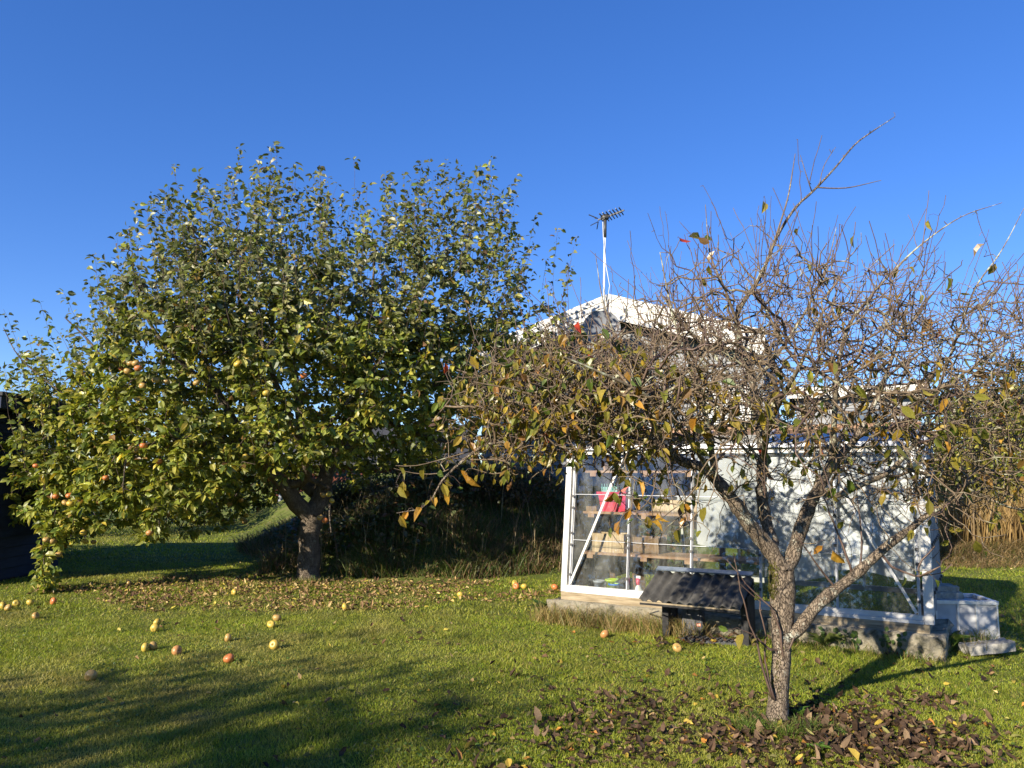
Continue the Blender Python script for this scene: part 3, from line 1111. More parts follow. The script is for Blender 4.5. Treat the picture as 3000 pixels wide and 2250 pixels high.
# lower flat roofed wing at the right
w0 = np.array([*at(2330, 1140, 12.2)[:2]]); w1 = np.array([*at(2690, 1140, 11.6)[:2]])
wd_ = unit(w1 - w0); wn_ = np.array([wd_[1], -wd_[0]])
W = lambda a, n_, z: np.array([*(w0 + wd_ * a + wn_ * n_), z])
WL = float(np.linalg.norm(w1 - w0))
wing = thing('house_wing', 'low grey house wing with horizontal white fascia behind the pear crown', 'house', W(0, 0, 0))
m = MB(); m.hex([W(0, 0, -.05), W(WL, 0, -.05), W(WL, -2.5, -.05), W(0, -2.5, -.05)] + [W(0, 0, 2.62), W(WL, 0, 2.62), W(WL, -2.5, 2.62), W(0, -2.5, 2.62)]); m.build('wall', 'siding', wing)
m = MB(); m.hex([W(-.1, .16, 2.63), W(WL + .1, .16, 2.63), W(WL + .1, -2.6, 2.63), W(-.1, -2.6, 2.63)] + [W(-.1, .16, 2.74), W(WL + .1, .16, 2.74), W(WL + .1, -2.6, 2.74), W(-.1, -2.6, 2.74)]); m.build('roof', 'roof_felt', wing)
m = MB(); m.hex([W(-.12, .165, 2.60), W(WL + .12, .165, 2.60), W(WL + .12, .20, 2.60), W(-.12, .20, 2.60)] + [W(-.12, .165, 2.77), W(WL + .12, .165, 2.77), W(WL + .12, .20, 2.77), W(-.12, .20, 2.77)]); m.build('fascia', 'white_paint', wing)
z = 0.1
while z < 2.55:
    m = MB(); m.hex([W(0, .004, z), W(WL, .004, z), W(WL, .024, z), W(0, .024, z)] + [W(0, .004, z + .12), W(WL, .004, z + .12), W(WL, .01, z + .12), W(0, .01, z + .12)])
    m.build('clapboard', 'siding', wing); z += .123
m = MB(); m.hex([W(.55, .026, 1.7), W(1.35, .026, 1.7), W(1.35, .05, 1.7), W(.55, .05, 1.7)] + [W(.55, .026, 2.4), W(1.35, .026, 2.4), W(1.35, .05, 2.4), W(.55, .05, 2.4)])
wn = m.build('window', 'window_glass', wing)
for a in (.53, 1.37):
    m = MB(); m.bar(W(a, .05, 1.68), W(a, .05, 2.42), .05, .06, up=(wn_[0], wn_[1], 0)); m.build('frame', 'white_paint', wn)

# aerial mast with antenna and the dish below the ridge
mp = H(-0.06, 0.16, HZ - .35)
top = at(1773, 640, mp[1]); top[1] = mp[1]
ant = thing('television_aerial', 'thin white mast with a comb shaped television aerial above the house gable', 'aerial', mp)
m = MB(); m.tube([mp, mp + (top - mp) * .8], [.019, .019], 10); m.build('mast', 'mast_white', ant, True)
m = MB(); m.tube([mp + (top - mp) * .8, top], [.028, .028], 10); m.build('mast_sleeve', 'dark_metal', ant, True)
m = MB(); m.tube([mp + np.array([.03, -.03, .02]), mp + (top - mp) * .3 + np.array([.09, -.02, 0]), mp + (top - mp) * .5 + np.array([.025, -.02, 0]), mp + (top - mp) * .8 + np.array([-.03, -.03, 0]), top + np.array([-.045, -.02, 0])], [.006] * 5, 6); m.build('cable', 'white_plastic', ant, True)
bd = unit(np.array([0.80, -0.52, 0.16])); sd = unit(np.cross(bd, np.array([0, 0, 1.0]))); ud = np.cross(sd, bd)
bm0 = top + np.array([0, 0, .02]) - bd * .14
m = MB(); m.bar(bm0, bm0 + bd * .50, .022, .022); m.build('boom', 'dark_metal', ant)
for k in range(7):
    c = bm0 + bd * (.10 + .058 * k)
    wdt = .13 - .008 * k
    m = MB()
    for s in (-1, 1):
        m.bar(c + ud * .012, c + sd * s * wdt + ud * .045, .012, .02)
        m.bar(c - ud * .012, c + sd * s * wdt * .8 - ud * .05, .012, .016)
    m.build('element', 'antenna_beige' if k % 2 else 'dark_metal', ant)
m = MB()
for s in (-1, 1):
    for e in (0, 1):
        m.bar(bm0 + ud * (.03 - .06 * e), bm0 - bd * .10 + sd * s * .12 + ud * (.10 - .2 * e), .014, .014)
m.build('reflector', 'dark_metal', ant)
m = MB(); m.lathe([(.0, -.05), (.05, -.045), (.06, 0), (.05, .07), (0, .08)], bm0 + bd * .12, 12, axis=tuple(bd)); m.build('dipole_box', 'dark_metal', ant, True)

dc = at(1762, 962, 12.55)
dish = thing('satellite_dish', 'dark grey satellite dish mounted below the white gable peak', 'satellite dish', dc)
dn = unit(np.array([-0.12, -0.97, 0.18]))
m = MB()
prof = [(0.0, -.06)] + [(.31 * q, -.06 + .06 * q * q) for q in (.2, .4, .6, .8, .95, 1)] + [(.315, .004), (.31, -.008)] + [(.31 * q, -.072 + .06 * q * q) for q in (.8, .4, .0)]
m.lathe(prof, dc, 36, axis=tuple(dn)); m.build('dish', 'dish_grey', dish, True)
m = MB(); m.tube([dc + np.array([0, 0, -.3]), dc + dn * .3 + np.array([0, 0, -.22])], [.012, .012], 6); m.build('feed_arm', 'dish_grey', dish, True)
m = MB(); m.tube([dc + dn * .29 + np.array([0, 0, -.23]), dc + dn * .33 + np.array([0, 0, -.18])], [.03, .03], 10); m.build('receiver_head', 'dish_grey', dish, True)
wp = H(0, -OV, dc[2]); m = MB(); m.bar(dc - dn * .07, dc + np.array([.04, .55, -.02]), .05, .05); m.build('bracket', 'dark_metal', dish)

# ------------------------------------------------------------------ navy shed at the left
sb = np.array([-8.6, 11.8, 0.0])
shed = thing('shed', 'dark navy timber shed with flat roof at the left edge', 'shed', sb)
SX0, SX1, SY0, SY1 = -10.6, -6.78, 10.05, 11.75
m = MB(); m.box(((SX0 + SX1) / 2, (SY0 + SY1) / 2, 1.1), (SX1 - SX0, SY1 - SY0, 2.3)); m.build('wall', 'navy_wood', shed)
z = 0.05
while z < 2.15:
    m = MB(); m.hex([(SX1 + .003, SY0, z), (SX1 + .022, SY0, z), (SX1 + .022, SY1, z), (SX1 + .003, SY1, z)] + [(SX1 + .003, SY0, z + .135), (SX1 + .010, SY0, z + .135), (SX1 + .010, SY1, z + .135), (SX1 + .003, SY1, z + .135)])
    m.build('cladding_board', 'navy_wood', shed); z += .138
m = MB(); m.box(((SX0 + SX1) / 2, (SY0 + SY1) / 2, 2.36), (SX1 - SX0 + .5, SY1 - SY0 + .4, .16)); m.build('fascia', 'navy_wood', shed)
m = MB(); m.box(((SX0 + SX1) / 2, (SY0 + SY1) / 2, 2.465), (SX1 - SX0 + .56, SY1 - SY0 + .46, .05)); m.build('roof', 'roof_felt', shed)
m = MB(); m.box((SX1 + .012, 11.2, 1.75), (.05, .5, .55)); wn = m.build('window', 'window_glass', shed)
m = MB(); m.bar((SX1 + .04, 10.95, 1.5), (SX1 + .04, 10.95, 2.0), .04, .05); m.build('frame', 'navy_wood', wn)

# ------------------------------------------------------------------ dark roofed outbuilding behind the apple crown
cb = at(1000, 1375, 22); cb[2] = 0
outb = thing('outbuilding', 'dark roofed red brown outbuilding behind the apple crown left of the house', 'building', cb)
ox0 = at(800, 1375, 22)[0]; ox1 = at(1350, 1375, 22)[0]
m = MB(); m.hex([(ox0, 22, 0), (ox1, 22, 0), (ox1, 26, 0), (ox0, 26, 0)] + [(ox0, 22, 1.75), (ox1, 22, 1.75), (ox1, 26, 1.75), (ox0, 26, 1.75)]); m.build('wall', 'red_wall', outb)
m = MB(); m.add([(ox0 - .4, 21.6, 1.62), (ox1 + .4, 21.6, 1.62), (ox1 + .1, 24, 2.75), (ox0 - .4, 24, 2.75), (ox0 - .4, 26.4, 1.62), (ox1 + .4, 26.4, 1.62), (ox0 - .4, 21.6, 1.72), (ox1 + .4, 21.6, 1.72), (ox1 + .1, 24, 2.87), (ox0 - .4, 24, 2.87), (ox0 - .4, 26.4, 1.72), (ox1 + .4, 26.4, 1.72)],
               [(0, 1, 2, 3), (3, 2, 5, 4), (6, 9, 8, 7), (9, 10, 11, 8), (0, 6, 7, 1), (4, 5, 11, 10), (1, 7, 8, 2), (2, 8, 11, 5), (0, 3, 9, 6), (3, 4, 10, 9)]); m.build('roof', 'roof_felt', outb)
q = at(828, 1375, 20.9)
m = MB(); m.tube([(q[0] - .05, 20.9, -.02), (q[0] - .02, 20.9, 1.0), (q[0], 20.9, 1.98)], [.06, .06, .06], 10)
pst = m.build('grey_post', 'pipe_grey', None, True); tag(pst, 'slim blue grey post seen through the apple leaves left of the trunk', 'post')

# ------------------------------------------------------------------ hedge trees behind the photographer that shade the near lawn
# ================================================================== GREENHOUSE
def Wl(u, z, w=0.0):
    """point on the inward leaning front wall, w metres outwards"""
    v = LEAN * (z - Z0) / (Z1 - Z0) - w
    return G(u, v, z)


def wallbox(u0, u1, z0, z1, w0, w1):
    return [Wl(u0, z0, w1), Wl(u1, z0, w1), Wl(u1, z0, w0), Wl(u0, z0, w0), Wl(u0, z1, w1), Wl(u1, z1, w1), Wl(u1, z1, w0), Wl(u0, z1, w0)]


gh = thing('greenhouse', 'white framed glass greenhouse with shelves, standing on a rough concrete plinth', 'greenhouse', G(GL / 2, GD / 2, 0))
# plinth
def rough_block(u0, u1, v0, v1, z0, z1, nu=26, amp=0.02):
    m = MB()
    nz_ = 5
    loop = []
    pts = []
    k = max(3, int((v1 - v0) / 0.1))
    for i in range(nu + 1): pts.append((u0 + (u1 - u0) * i / nu, v0))
    for i in range(1, k + 1): pts.append((u1, v0 + (v1 - v0) * i / k))
    for i in range(1, nu + 1): pts.append((u1 - (u1 - u0) * i / nu, v1))
    for i in range(1, k): pts.append((u0, v1 - (v1 - v0) * i / k))
    c = len(pts)
    vs = []
    for j in range(nz_ + 1):
        z = z0 + (z1 - z0) * j / nz_
        for (u, v) in pts:
            vs.append(G(u + random.gauss(0, amp * .5), v + random.gauss(0, amp) , z + (random.gauss(0, amp * .4) if j == nz_ else 0)))
    fs = []
    for j in range(nz_):
        for i in range(c):
            i2 = (i + 1) % c
            fs.append((j * c + i, j * c + i2, (j + 1) * c + i2, (j + 1) * c + i))
    fs.append(tuple(nz_ * c + i for i in range(c)))
    return m.add(vs, fs)


rough_block(-.13, GL * .57, -.20, .10, -.06, .175).build('plinth', 'concrete', gh, True)
rough_block(GL * .57 + .004, GL + .16, -.16, .12, -.06, .18).build('plinth', 'concrete', gh, True)
rough_block(GL - .12, GL + .16, .126, GD + .05, -.06, .178, nu=4).build('plinth', 'concrete', gh, True)
rough_block(-.13, .12, .106, GD + .05, -.06, .175, nu=4).build('plinth', 'concrete', gh, True)
# timber sleepers under the frame
for (a, b) in ((-.06, 1.62), (1.625, GL + .05)):
    m = MB(); m.hex([G(a, -.055, .165), G(b, -.055, .165), G(b, .075, .165), G(a, .075, .165), G(a, -.055, .245), G(b, -.055, .245), G(b, .075, .245), G(a, .075, .245)])
    m.build('sill_beam', 'old_wood', gh)
m = MB(); m.hex([G(GL - .09, .08, .15), G(GL + .05, .08, .15), G(GL + .05, GD, .15), G(GL - .09, GD, .15), G(GL - .09, .08, .245), G(GL + .05, .08, .245), G(GL + .05, GD, .245), G(GL - .09, GD, .245)]); m.build('sill_beam', 'old_wood', gh)
# sill rails (two steps) and eaves
for (za, zb, wa, wb) in ((.247, .275, -.03, .045), (.276, .312, -.02, .022)):
    m = MB(); m.hex(wallbox(-.01, GL + .01, za, zb, wa, wb)); m.build('bottom_rail', 'white_paint', gh)
m = MB(); m.hex(wallbox(-.01, GL + .01, Z1 - .045, Z1, -.02, .018)); m.build('top_rail', 'white_paint', gh)
m = MB(); m.hex(wallbox(-.03, GL + .03, Z1 + .002, Z1 + .045, -.05, .06)); m.build('gutter', 'grey_profile', gh)
# glazing bars
NB = 5
BW = GL / NB
for i in range(NB + 1):
    u = min(max(i * BW, .02), GL - .02)
    m = MB()
    wdt = .018 if 0 < i < NB else .024
    m.hex(wallbox(u - wdt / 2, u + wdt / 2, .312, Z1 - .045, -.03, .006))
    m.build('glazing_bar', 'aluminium', gh)
    m = MB(); m.hex(wallbox(u - .005, u + .005, .313, Z1 - .046, .0065, .022)); m.build('bar_cap', 'grey_profile', gh)
    for zc in (.42, .72, .84, 1.10, 1.22, 1.5):
        m = MB(); m.hex(wallbox(u - .014, u + .014, zc - .012, zc + .012, .0265, .032)); m.build('clip', 'dark_metal', gh)
# outer corner posts
for (u0, u1) in ((-.075, -.012), (GL + .012, GL + .085)):
    m = MB(); m.hex(wallbox(u0, u1, .247, Z1 + .0, -.04, .03)); m.build('corner_post', 'white_paint', gh)
# panes, three overlapping rows in each bay
ROWS = [(.312, .776), (.762, 1.245), (1.231, Z1 - .045)]
for i in range(NB):
    for k, (za, zb) in enumerate(ROWS):
        off = -.012 - .0045 * (2 - k) + .012
        m = MB(); m.hex(wallbox(i * BW + .013, (i + 1) * BW - .013, za, zb, off - .012, off - .009))
        m.build('pane', 'glass', gh)
    for zj in (.769, 1.238):
        m = MB(); m.hex(wallbox(i * BW + .013, (i + 1) * BW - .013, zj - .0025, zj + .0025, .003, .005)); m.build('joint_strip', 'grey_profile', gh)
# diagonal braces
for (ua, za, ub, zb) in ((.035, .33, .575, 1.62), (GL - .04, .33, GL - .60, 1.35)):
    m = MB(); m.bar(Wl(ua, za, .04), Wl(ub, zb, .04), .024, .008, up=tuple(np.cross(Wl(1, 1) - Wl(0, 1), Wl(0, 1.5) - Wl(0, 1)))); m.build('brace', 'white_paint', gh)
# back wall, left end and roof
BV = GD
for i in range(NB + 1):
    u = i * BW
    m = MB(); m.bar(G(u, BV, .25), G(u, BV - LEAN, Z1), .024, .03); m.build('back_bar', 'white_paint', gh)
for i in range(NB):
    m = MB(); u0, u1 = i * BW + .014, (i + 1) * BW - .014
    m.hex([G(u0, BV - .002, .26), G(u1, BV - .002, .26), G(u1, BV + .002, .26), G(u0, BV + .002, .26), G(u0, BV - LEAN - .002, Z1), G(u1, BV - LEAN - .002, Z1), G(u1, BV - LEAN + .002, Z1), G(u0, BV - LEAN + .002, Z1)])
    m.build('back_pane', 'glass', gh)
m = MB(); m.bar(G(0, BV, .262), G(GL, BV, .262), .03, .05); m.build('bottom_rail', 'white_paint', gh)
m = MB(); m.bar(G(0, BV - LEAN, Z1 + .01), G(GL, BV - LEAN, Z1 + .01), .04, .04); m.build('top_rail', 'white_paint', gh)
for v in np.linspace(0.02, GD - .02, 4):
    f = v / GD
    vv = LEAN + f * (GD - 2 * LEAN)
    zt_ = Z1 + (ZR - Z1) * (1 - abs(2 * f - 1))
    m = MB(); m.bar(G(0.0, v, .25), G(0.0, vv, zt_), .024, .024); m.build('end_bar', 'white_paint', gh)
for i in range(3):
    v0, v1 = 0.03 + i * (GD - .06) / 3, 0.03 + (i + 1) * (GD - .06) / 3
    sv = lambda v: LEAN + v / GD * (GD - 2 * LEAN)
    m = MB(); m.hex([G(.002, v0, .26), G(.006, v0, .26), G(.006, v1, .26), G(.002, v1, .26), G(.002, sv(v0), Z1), G(.006, sv(v0), Z1), G(.006, sv(v1), Z1), G(.002, sv(v1), Z1)]); m.build('end_pane', 'glass', gh)
# roof
for i in range(NB):
    u0, u1 = i * BW + .012, (i + 1) * BW - .012
    for (va, vb) in ((LEAN, GD / 2), (GD - LEAN, GD / 2)):
        m = MB(); m.hex([G(u0, va, Z1 + .046), G(u1, va, Z1 + .046), G(u1, vb, ZR), G(u0, vb, ZR), G(u0, va, Z1 + .05), G(u1, va, Z1 + .05), G(u1, vb, ZR + .004), G(u0, vb, ZR + .004)]); m.build('roof_pane', 'roof_glass', gh)
for i in range(NB + 1):
    u = i * BW
    for (va, vb) in ((LEAN, GD / 2), (GD - LEAN, GD / 2)):
        m = MB(); m.bar(G(u, va, Z1 + .045), G(u, vb, ZR + .002), .022, .03); m.build('roof_bar', 'grey_profile', gh)
m = MB(); m.bar(G(-.02, GD / 2, ZR + .02), G(GL + .02, GD / 2, ZR + .02), .05, .05); m.build('ridge', 'shelf_wood', gh)
# right end: grey ribbed panels with clips
nr = 7
for i in range(nr):
    v0 = .03 + i * (GD - .06) / nr; v1 = v0 + (GD - .06) / nr - .006
    f0, f1 = v0 / GD, v1 / GD
    s0, s1 = LEAN + f0 * (GD - 2 * LEAN), LEAN + f1 * (GD - 2 * LEAN)
    za, zb = Z1 + (ZR - Z1) * (1 - abs(2 * f0 - 1)), Z1 + (ZR - Z1) * (1 - abs(2 * f1 - 1))
    m = MB(); m.hex([G(GL + .02, v0, .25), G(GL + .05, v0, .25), G(GL + .05, v1, .25), G(GL + .02, v1, .25), G(GL + .02, s0, za), G(GL + .05, s0, za), G(GL + .05, s1, zb), G(GL + .02, s1, zb)])
    m.build('end_panel', 'grey_profile', gh)
    m = MB(); m.bar(G(GL + .062, (v0 + v1) / 2, .26), G(GL + .062, (s0 + s1) / 2, (za + zb) / 2), .022, .02); m.build('rib', 'grey_profile', gh)
    for zc in (.45, .85, 1.22):
        vm = (v0 + v1) / 2 + ((s0 + s1) / 2 - (v0 + v1) / 2) * (zc - .25) / (Z1 - .25)
        m = MB(); m.box(G(GL + .078, vm, zc), (.016, .06, .028), rz=math.atan2(EU[1], EU[0])); m.build('clip', 'dark_metal', gh)

# ---- inside: shelving, sheets and things on the shelves
su = thing('shelving', 'wooden greenhouse shelving with three plank shelves behind the left panes', 'shelves', G(.95, .5, 0))
for (z, u1, v0, v1) in ((1.475, 1.28, .30, .62), (1.045, 1.28, .24, .62), (.625, 1.9, .20, .62)):
    m = MB(); m.hex([G(.05, v0, z - .012), G(u1, v0, z - .012), G(u1, v1, z - .012), G(.05, v1, z - .012), G(.05, v0, z + .012), G(u1, v0, z + .012), G(u1, v1, z + .012), G(.05, v1, z + .012)]); m.build('shelf', 'shelf_wood', su)
    for u in (.12, .72, 1.18):
        m = MB(); m.hex([G(u, v0 - .01, z - .05), G(u + .07, v0 - .01, z - .05), G(u + .07, v1 + .01, z - .05), G(u, v1 + .01, z - .05), G(u, v0 - .01, z - .0125), G(u + .07, v0 - .01, z - .0125), G(u + .07, v1 + .01, z - .0125), G(u, v1 + .01, z - .0125)]); m.build('bearer', 'shelf_wood', su)
for u in (.20, .80, 1.42):
    m = MB(); m.bar(G(u, .66, .0), G(u, .66, 1.66), .07, .05); m.build('upright', 'brown_wood', su)
for (ua, ub, va, z0_, z1_, nm_, lb) in ((.50, .34, .75, .02, 1.2, 'leaning_board', 'dark plank leaning behind the shelves beside the wooden box'), (.62, .80, .85, .02, 1.4, 'leaning_board', 'brown plank leaning to the right behind the lower shelves')):
    m = MB(); m.bar(G(ua, va, z0_), G(ub, va + .1, z1_), .14, .025); o = m.build(nm_, 'brown_wood'); tag(o, lb, 'plank')

SH = 0.012


def open_box(u0, u1, v0, v1, z0, z1, flare=0.03, th=.012):
    m = MB()
    a = [G(u0 + flare, v0 + flare, z0), G(u1 - flare, v0 + flare, z0), G(u1 - flare, v1 - flare, z0), G(u0 + flare, v1 - flare, z0)]
    b = [G(u0, v0, z1), G(u1, v0, z1), G(u1, v1, z1), G(u0, v1, z1)]
    c = [G(u0 + th, v0 + th, z1), G(u1 - th, v0 + th, z1), G(u1 - th, v1 - th, z1), G(u0 + th, v1 - th, z1)]
    d = [G(u0 + flare + th, v0 + flare + th, z0 + th), G(u1 - flare - th, v0 + flare + th, z0 + th), G(u1 - flare - th, v1 - flare - th, z0 + th), G(u0 + flare + th, v1 - flare - th, z0 + th)]
    q = lambda o1, o2: [(o1 + i, o1 + (i + 1) % 4, o2 + (i + 1) % 4, o2 + i) for i in range(4)]
    return m.add(a + b + c + d, [(3, 2, 1, 0)] + q(0, 4) + q(4, 8) + q(8, 12) + [(12, 13, 14, 15)])


t = thing('plastic_tub', 'pinkish red plastic tub on the middle greenhouse shelf', 'tub', G(.37, .40, 1.045 + SH))
open_box(.22, .54, .27, .52, 1.045 + SH, 1.26, .025).build('tub', 'red_plastic', t)
m = MB(); m.hex([G(.21, .258, 1.235), G(.55, .258, 1.235), G(.55, .268, 1.235), G(.21, .268, 1.235), G(.21, .255, 1.265), G(.55, .255, 1.265), G(.55, .268, 1.265), G(.21, .268, 1.265)]); m.build('rim', 'red_plastic', t)
t = thing('seed_tray', 'orange plastic tray sticking out of the red tub', 'tray', G(.42, .42, 1.06))
m = MB(); m.bar(G(.36, .36, 1.20), G(.52, .42, 1.31), .14, .02); m.build('tray', 'orange_plastic', t)
m = MB(); m.bar(G(.36, .355, 1.205), G(.52, .415, 1.315), .012, .035); m.build('rim', 'orange_plastic', t)
t = thing('plant_basket', 'pale teal plastic basket behind the red tub', 'basket', G(.27, .5, 1.06))
open_box(.17, .36, .46, .60, 1.045 + SH, 1.31, .02, .008).build('basket', 'teal_plastic', t)
m = MB()
for k in range(6): m.bar(G(.185 + k * .03, .452, 1.28), G(.185 + k * .03, .452, 1.345), .006, .006)
m.build('spikes', 'teal_plastic', t)['kind'] = 'stuff'
t = thing('brick_piece', 'small brown brick piece at the left end of the middle shelf', 'brick', G(.13, .33, 1.057))
m = MB(); m.box(G(.13, .33, 1.082), (.12, .08, .05), rz=-.5); m.build('brick', 'brown_wood', t)
t = thing('wooden_box', 'pale striped wooden box standing on the lower greenhouse shelf', 'box', G(.35, .36, .637))
for (u0, u1, v0, v1) in ((.16, .52, .24, .256), (.16, .52, .44, .456), (.16, .176, .257, .439), (.504, .52, .257, .439)):
    m = MB(); m.hex([G(u0, v0, .638), G(u1, v0, .638), G(u1, v1, .638), G(u0, v1, .638), G(u0, v0, .83), G(u1, v0, .83), G(u1, v1, .83), G(u0, v1, .83)]); m.build('side_panel', 'box_wood', t)
t = thing('grey_wooden_box', 'shaded wooden box right of the pale box on the lower shelf', 'box', G(.72, .42, .637))
open_box(.58, .86, .34, .56, .638, .80, .0, .014).build('box', 'brown_wood', t)
t = thing('plank_panel', 'pinkish board standing on the middle shelf behind the second pane', 'board', G(1.1, .5, 1.06))
m = MB(); m.hex([G(.72, .50, 1.058), G(1.26, .50, 1.058), G(1.26, .52, 1.058), G(.72, .52, 1.058), G(.72, .53, 1.18), G(1.26, .53, 1.18), G(1.26, .55, 1.18), G(.72, .55, 1.18)]); m.build('board', 'box_wood', t)


def pot(name, lb, u, v, z, r, h, mat, rim=None):
    t = thing(name, lb, 'pot', G(u, v, z))
    m = MB(); m.lathe([(0.001, 0), (r * .78, 0), (r * .95, h * .8), (r, h * .8), (r * 1.04, h), (r * .92, h), (r * .72, h * .1), (.001, h * .1)], G(u, v, z), 20); m.build('pot', mat, t, True)
    if rim:
        m = MB(); m.lathe([(r * 1.05, h * .82), (r * 1.09, h * .84), (r * 1.09, h * 1.02), (r * .93, h * 1.02)], G(u, v, z), 20); m.build('rim', rim, t, True)
    return t


FZ = .247
m = MB(); m.hex([G(.02, .08, .18), G(1.75, .08, .18), G(1.75, .34, .18), G(.02, .34, .18), G(.02, .08, FZ), G(1.75, .08, FZ), G(1.75, .34, FZ), G(.02, .34, FZ)])
o = m.build('floor_bench', 'concrete'); tag(o, 'low grey ledge inside the greenhouse where the small pots stand', 'ledge')
pot('plant_pot', 'small dark plastic pot leftmost on the greenhouse ledge', .15, .24, FZ, .05, .11, 'black_plastic')
pot('plant_pot', 'grey plastic pot on the greenhouse ledge beside the lime pot', .255, .20, FZ, .062, .105, 'grey_plastic')
pot('plant_pot', 'lime green shallow pot behind the grey pot', .36, .29, FZ, .07, .115, 'lime_plastic')
pot('plant_pot', 'lime green pot with a bright blue rim on the greenhouse ledge', .42, .20, FZ, .055, .085, 'lime_plastic', 'blue_plastic')
t = thing('spray_bottle', 'white spray bottle with a red neck by the second glazing bar', 'bottle', G(.70, .17, FZ))
m = MB(); m.lathe([(.001, 0), (.05, 0), (.05, .05), (.02, .09), (.02, .1), (.001, .1)], G(.70, .17, FZ), 14); m.build('body', 'white_plastic', t, True)
m = MB(); m.lathe([(.021, .095), (.024, .1), (.022, .16), (.001, .165)], G(.70, .17, FZ), 12); m.build('neck', 'red_plastic', t, True)
m = MB(); m.bar(G(.66, .17, FZ + .175), G(.73, .17, FZ + .172), .02, .025); m.build('spray_head', 'white_plastic', t)
t = thing('white_tray', 'low white dish on the sill behind the second pane', 'dish', G(1.05, .13, FZ))
open_box(.96, 1.14, .10, .18, FZ, FZ + .03, .01, .006).build('dish', 'white_plastic', t)
t = thing('hose_coil', 'pale hose coil hanging high behind the first pane', 'hose', G(.42, .32, 1.56))
m = MB(); pp = [G(.42 + .10 * math.cos(a), .33, 1.565 + .075 * math.sin(a)) for a in np.linspace(0, 6.283, 22)]
m.tube(pp, [.008] * 22, 6); m.build('coil', 'grey_plastic', t, True)
m = MB(); pp = [G(.425 + .092 * math.cos(a), .35, 1.562 + .068 * math.sin(a)) for a in np.linspace(0, 6.283, 22)]
m.tube(pp, [.007] * 22, 6); m.build('coil', 'grey_plastic', t, True)
t = thing('hanging_board', 'reddish plank end hanging high behind the first pane', 'plank', G(.27, .36, 1.5))
m = MB(); m.bar(G(.29, .36, 1.49), G(.24, .38, 1.66), .07, .03); m.build('plank', 'shelf_wood', t)


# white sheets hung behind the glass
def sheet(lb, u0, u1, v, ztop, zb0, zb1, waves=5, mat='white_sheet'):
    m = MB()
    nu = 24
    vs, fs = [], []
    ph = random.random() * 6
    for i in range(nu + 1):
        u = u0 + (u1 - u0) * i / nu
        zb = zb0 + (zb1 - zb0) * i / nu + .02 * math.sin(9 * u + ph)
        for j in range(7):
            f = j / 6
            z = ztop + (zb - ztop) * f
            dv = .018 * math.sin(waves * u * 2 + ph) * f + .006 * math.sin(17 * u + 5 * f)
            base = LEAN * (z - Z0) / (Z1 - Z0)
            vs.append(G(u, v + dv + base, z)); vs.append(G(u, v + dv + .006 + base, z))
    row = 14
    for i in range(nu):
        for j in range(6):
            a = i * row + j * 2
            fs.append((a, a + row, a + row + 2, a + 2))
            fs.append((a + 1, a + 3, a + row + 3, a + row + 1))
    m.add(vs, fs)
    o = m.build('white_sheet', mat, None, True)
    return tag(o, lb, 'sheet', 'white sheets hung behind the greenhouse glass')


sheet('added greyish sheet standing in for the hazy reflection in the second greenhouse bay', .70, 1.29, .74, 1.62, .95, .80, mat='grey_sheet')  # added sheet: its grey imitates the hazy reflection in this bay's glass
sheet('grey white sheet behind the middle greenhouse bay, above the black shelter', 1.32, 1.96, .09, 1.64, .80, .70, mat='grey_sheet')
sheet('pale sheet behind the fourth greenhouse bay beside the pear trunk', 1.97, 2.58, .08, 1.65, .50, .55)
sheet('brightest white sheet behind the rightmost greenhouse bay', 2.60, 3.20, .09, 1.65, .62, .58)
m = MB(); m.hex(wallbox(2.0, 2.22, .33, .60, -.05, -.04)); o = m.build('shade_netting', 'green_mesh'); tag(o, 'green shade netting in the lower pane right of the black shelter', 'netting')

# ------------------------------------------------------------------ black mower shelter with corrugated roof
SA, SBv = 1.30, 2.42    # u range of the roof
p_ = G((SA + SBv) / 2, -.35, 0)
sh = thing('mower_shelter', 'low black timber shelter with corrugated dark roof against the greenhouse', 'shelter', p_)
fl, fr = at(1873, 1757, 7.08), at(2166, 1783, 6.55)
bl, br = at(1930, 1672, 7.42), at(2207, 1690, 6.88)
nw, nl_ = 96, 6
vs, fs = [], []
nx_ = unit(np.cross(fr - fl, bl - fl)); nx_ = nx_ if nx_[2] > 0 else -nx_
for i in range(nw + 1):
    a = i / nw
    for j in range(nl_ + 1):
        b = j / nl_
        p = (fl * (1 - a) + fr * a) * (1 - b) + (bl * (1 - a) + br * a) * b
        hgt = .017 * math.cos(a * 9.5 * 2 * math.pi)
        vs.append(p + nx_ * hgt)
k0 = len(vs)
vs += [v - nx_ * .006 for v in vs]
r_ = nl_ + 1
for i in range(nw):
    for j in range(nl_):
        a = i * r_ + j
        fs.append((a, a + r_, a + r_ + 1, a + 1)); fs.append((k0 + a, k0 + a + 1, k0 + a + r_ + 1, k0 + a + r_))
    a = i * r_
    fs.append((a, k0 + a, k0 + a + r_, a + r_))
    a = i * r_ + nl_
    fs.append((a, a + r_, k0 + a + r_, k0 + a))
m = MB(); m.add(vs, fs); rf = m.build('roof_sheet', 'bitumen_sheet', sh, True)
m = MB(); m.bar(bl + nx_ * .028 + (bl - br) * .01, br + nx_ * .028, .055, .012, up=tuple(nx_)); m.build('flashing', 'zinc', rf)
dn_ = np.array([0, 0, -1.0])
bk = (bl - fl) * .04
m = MB(); m.bar(fl + dn_ * .036 + bk, fr + dn_ * .036 + bk, .022, .03); m.build('front_rail', 'black_wood', sh)
m = MB(); m.bar(fl + dn_ * .022 + bk * .5, fr + dn_ * .022 + bk * .5, .01, .012); m.build('roof_batten', 'old_wood', sh)
m = MB(); m.bar(bl + dn_ * .05, br + dn_ * .05, .03, .05); m.build('back_rail', 'black_wood', sh)
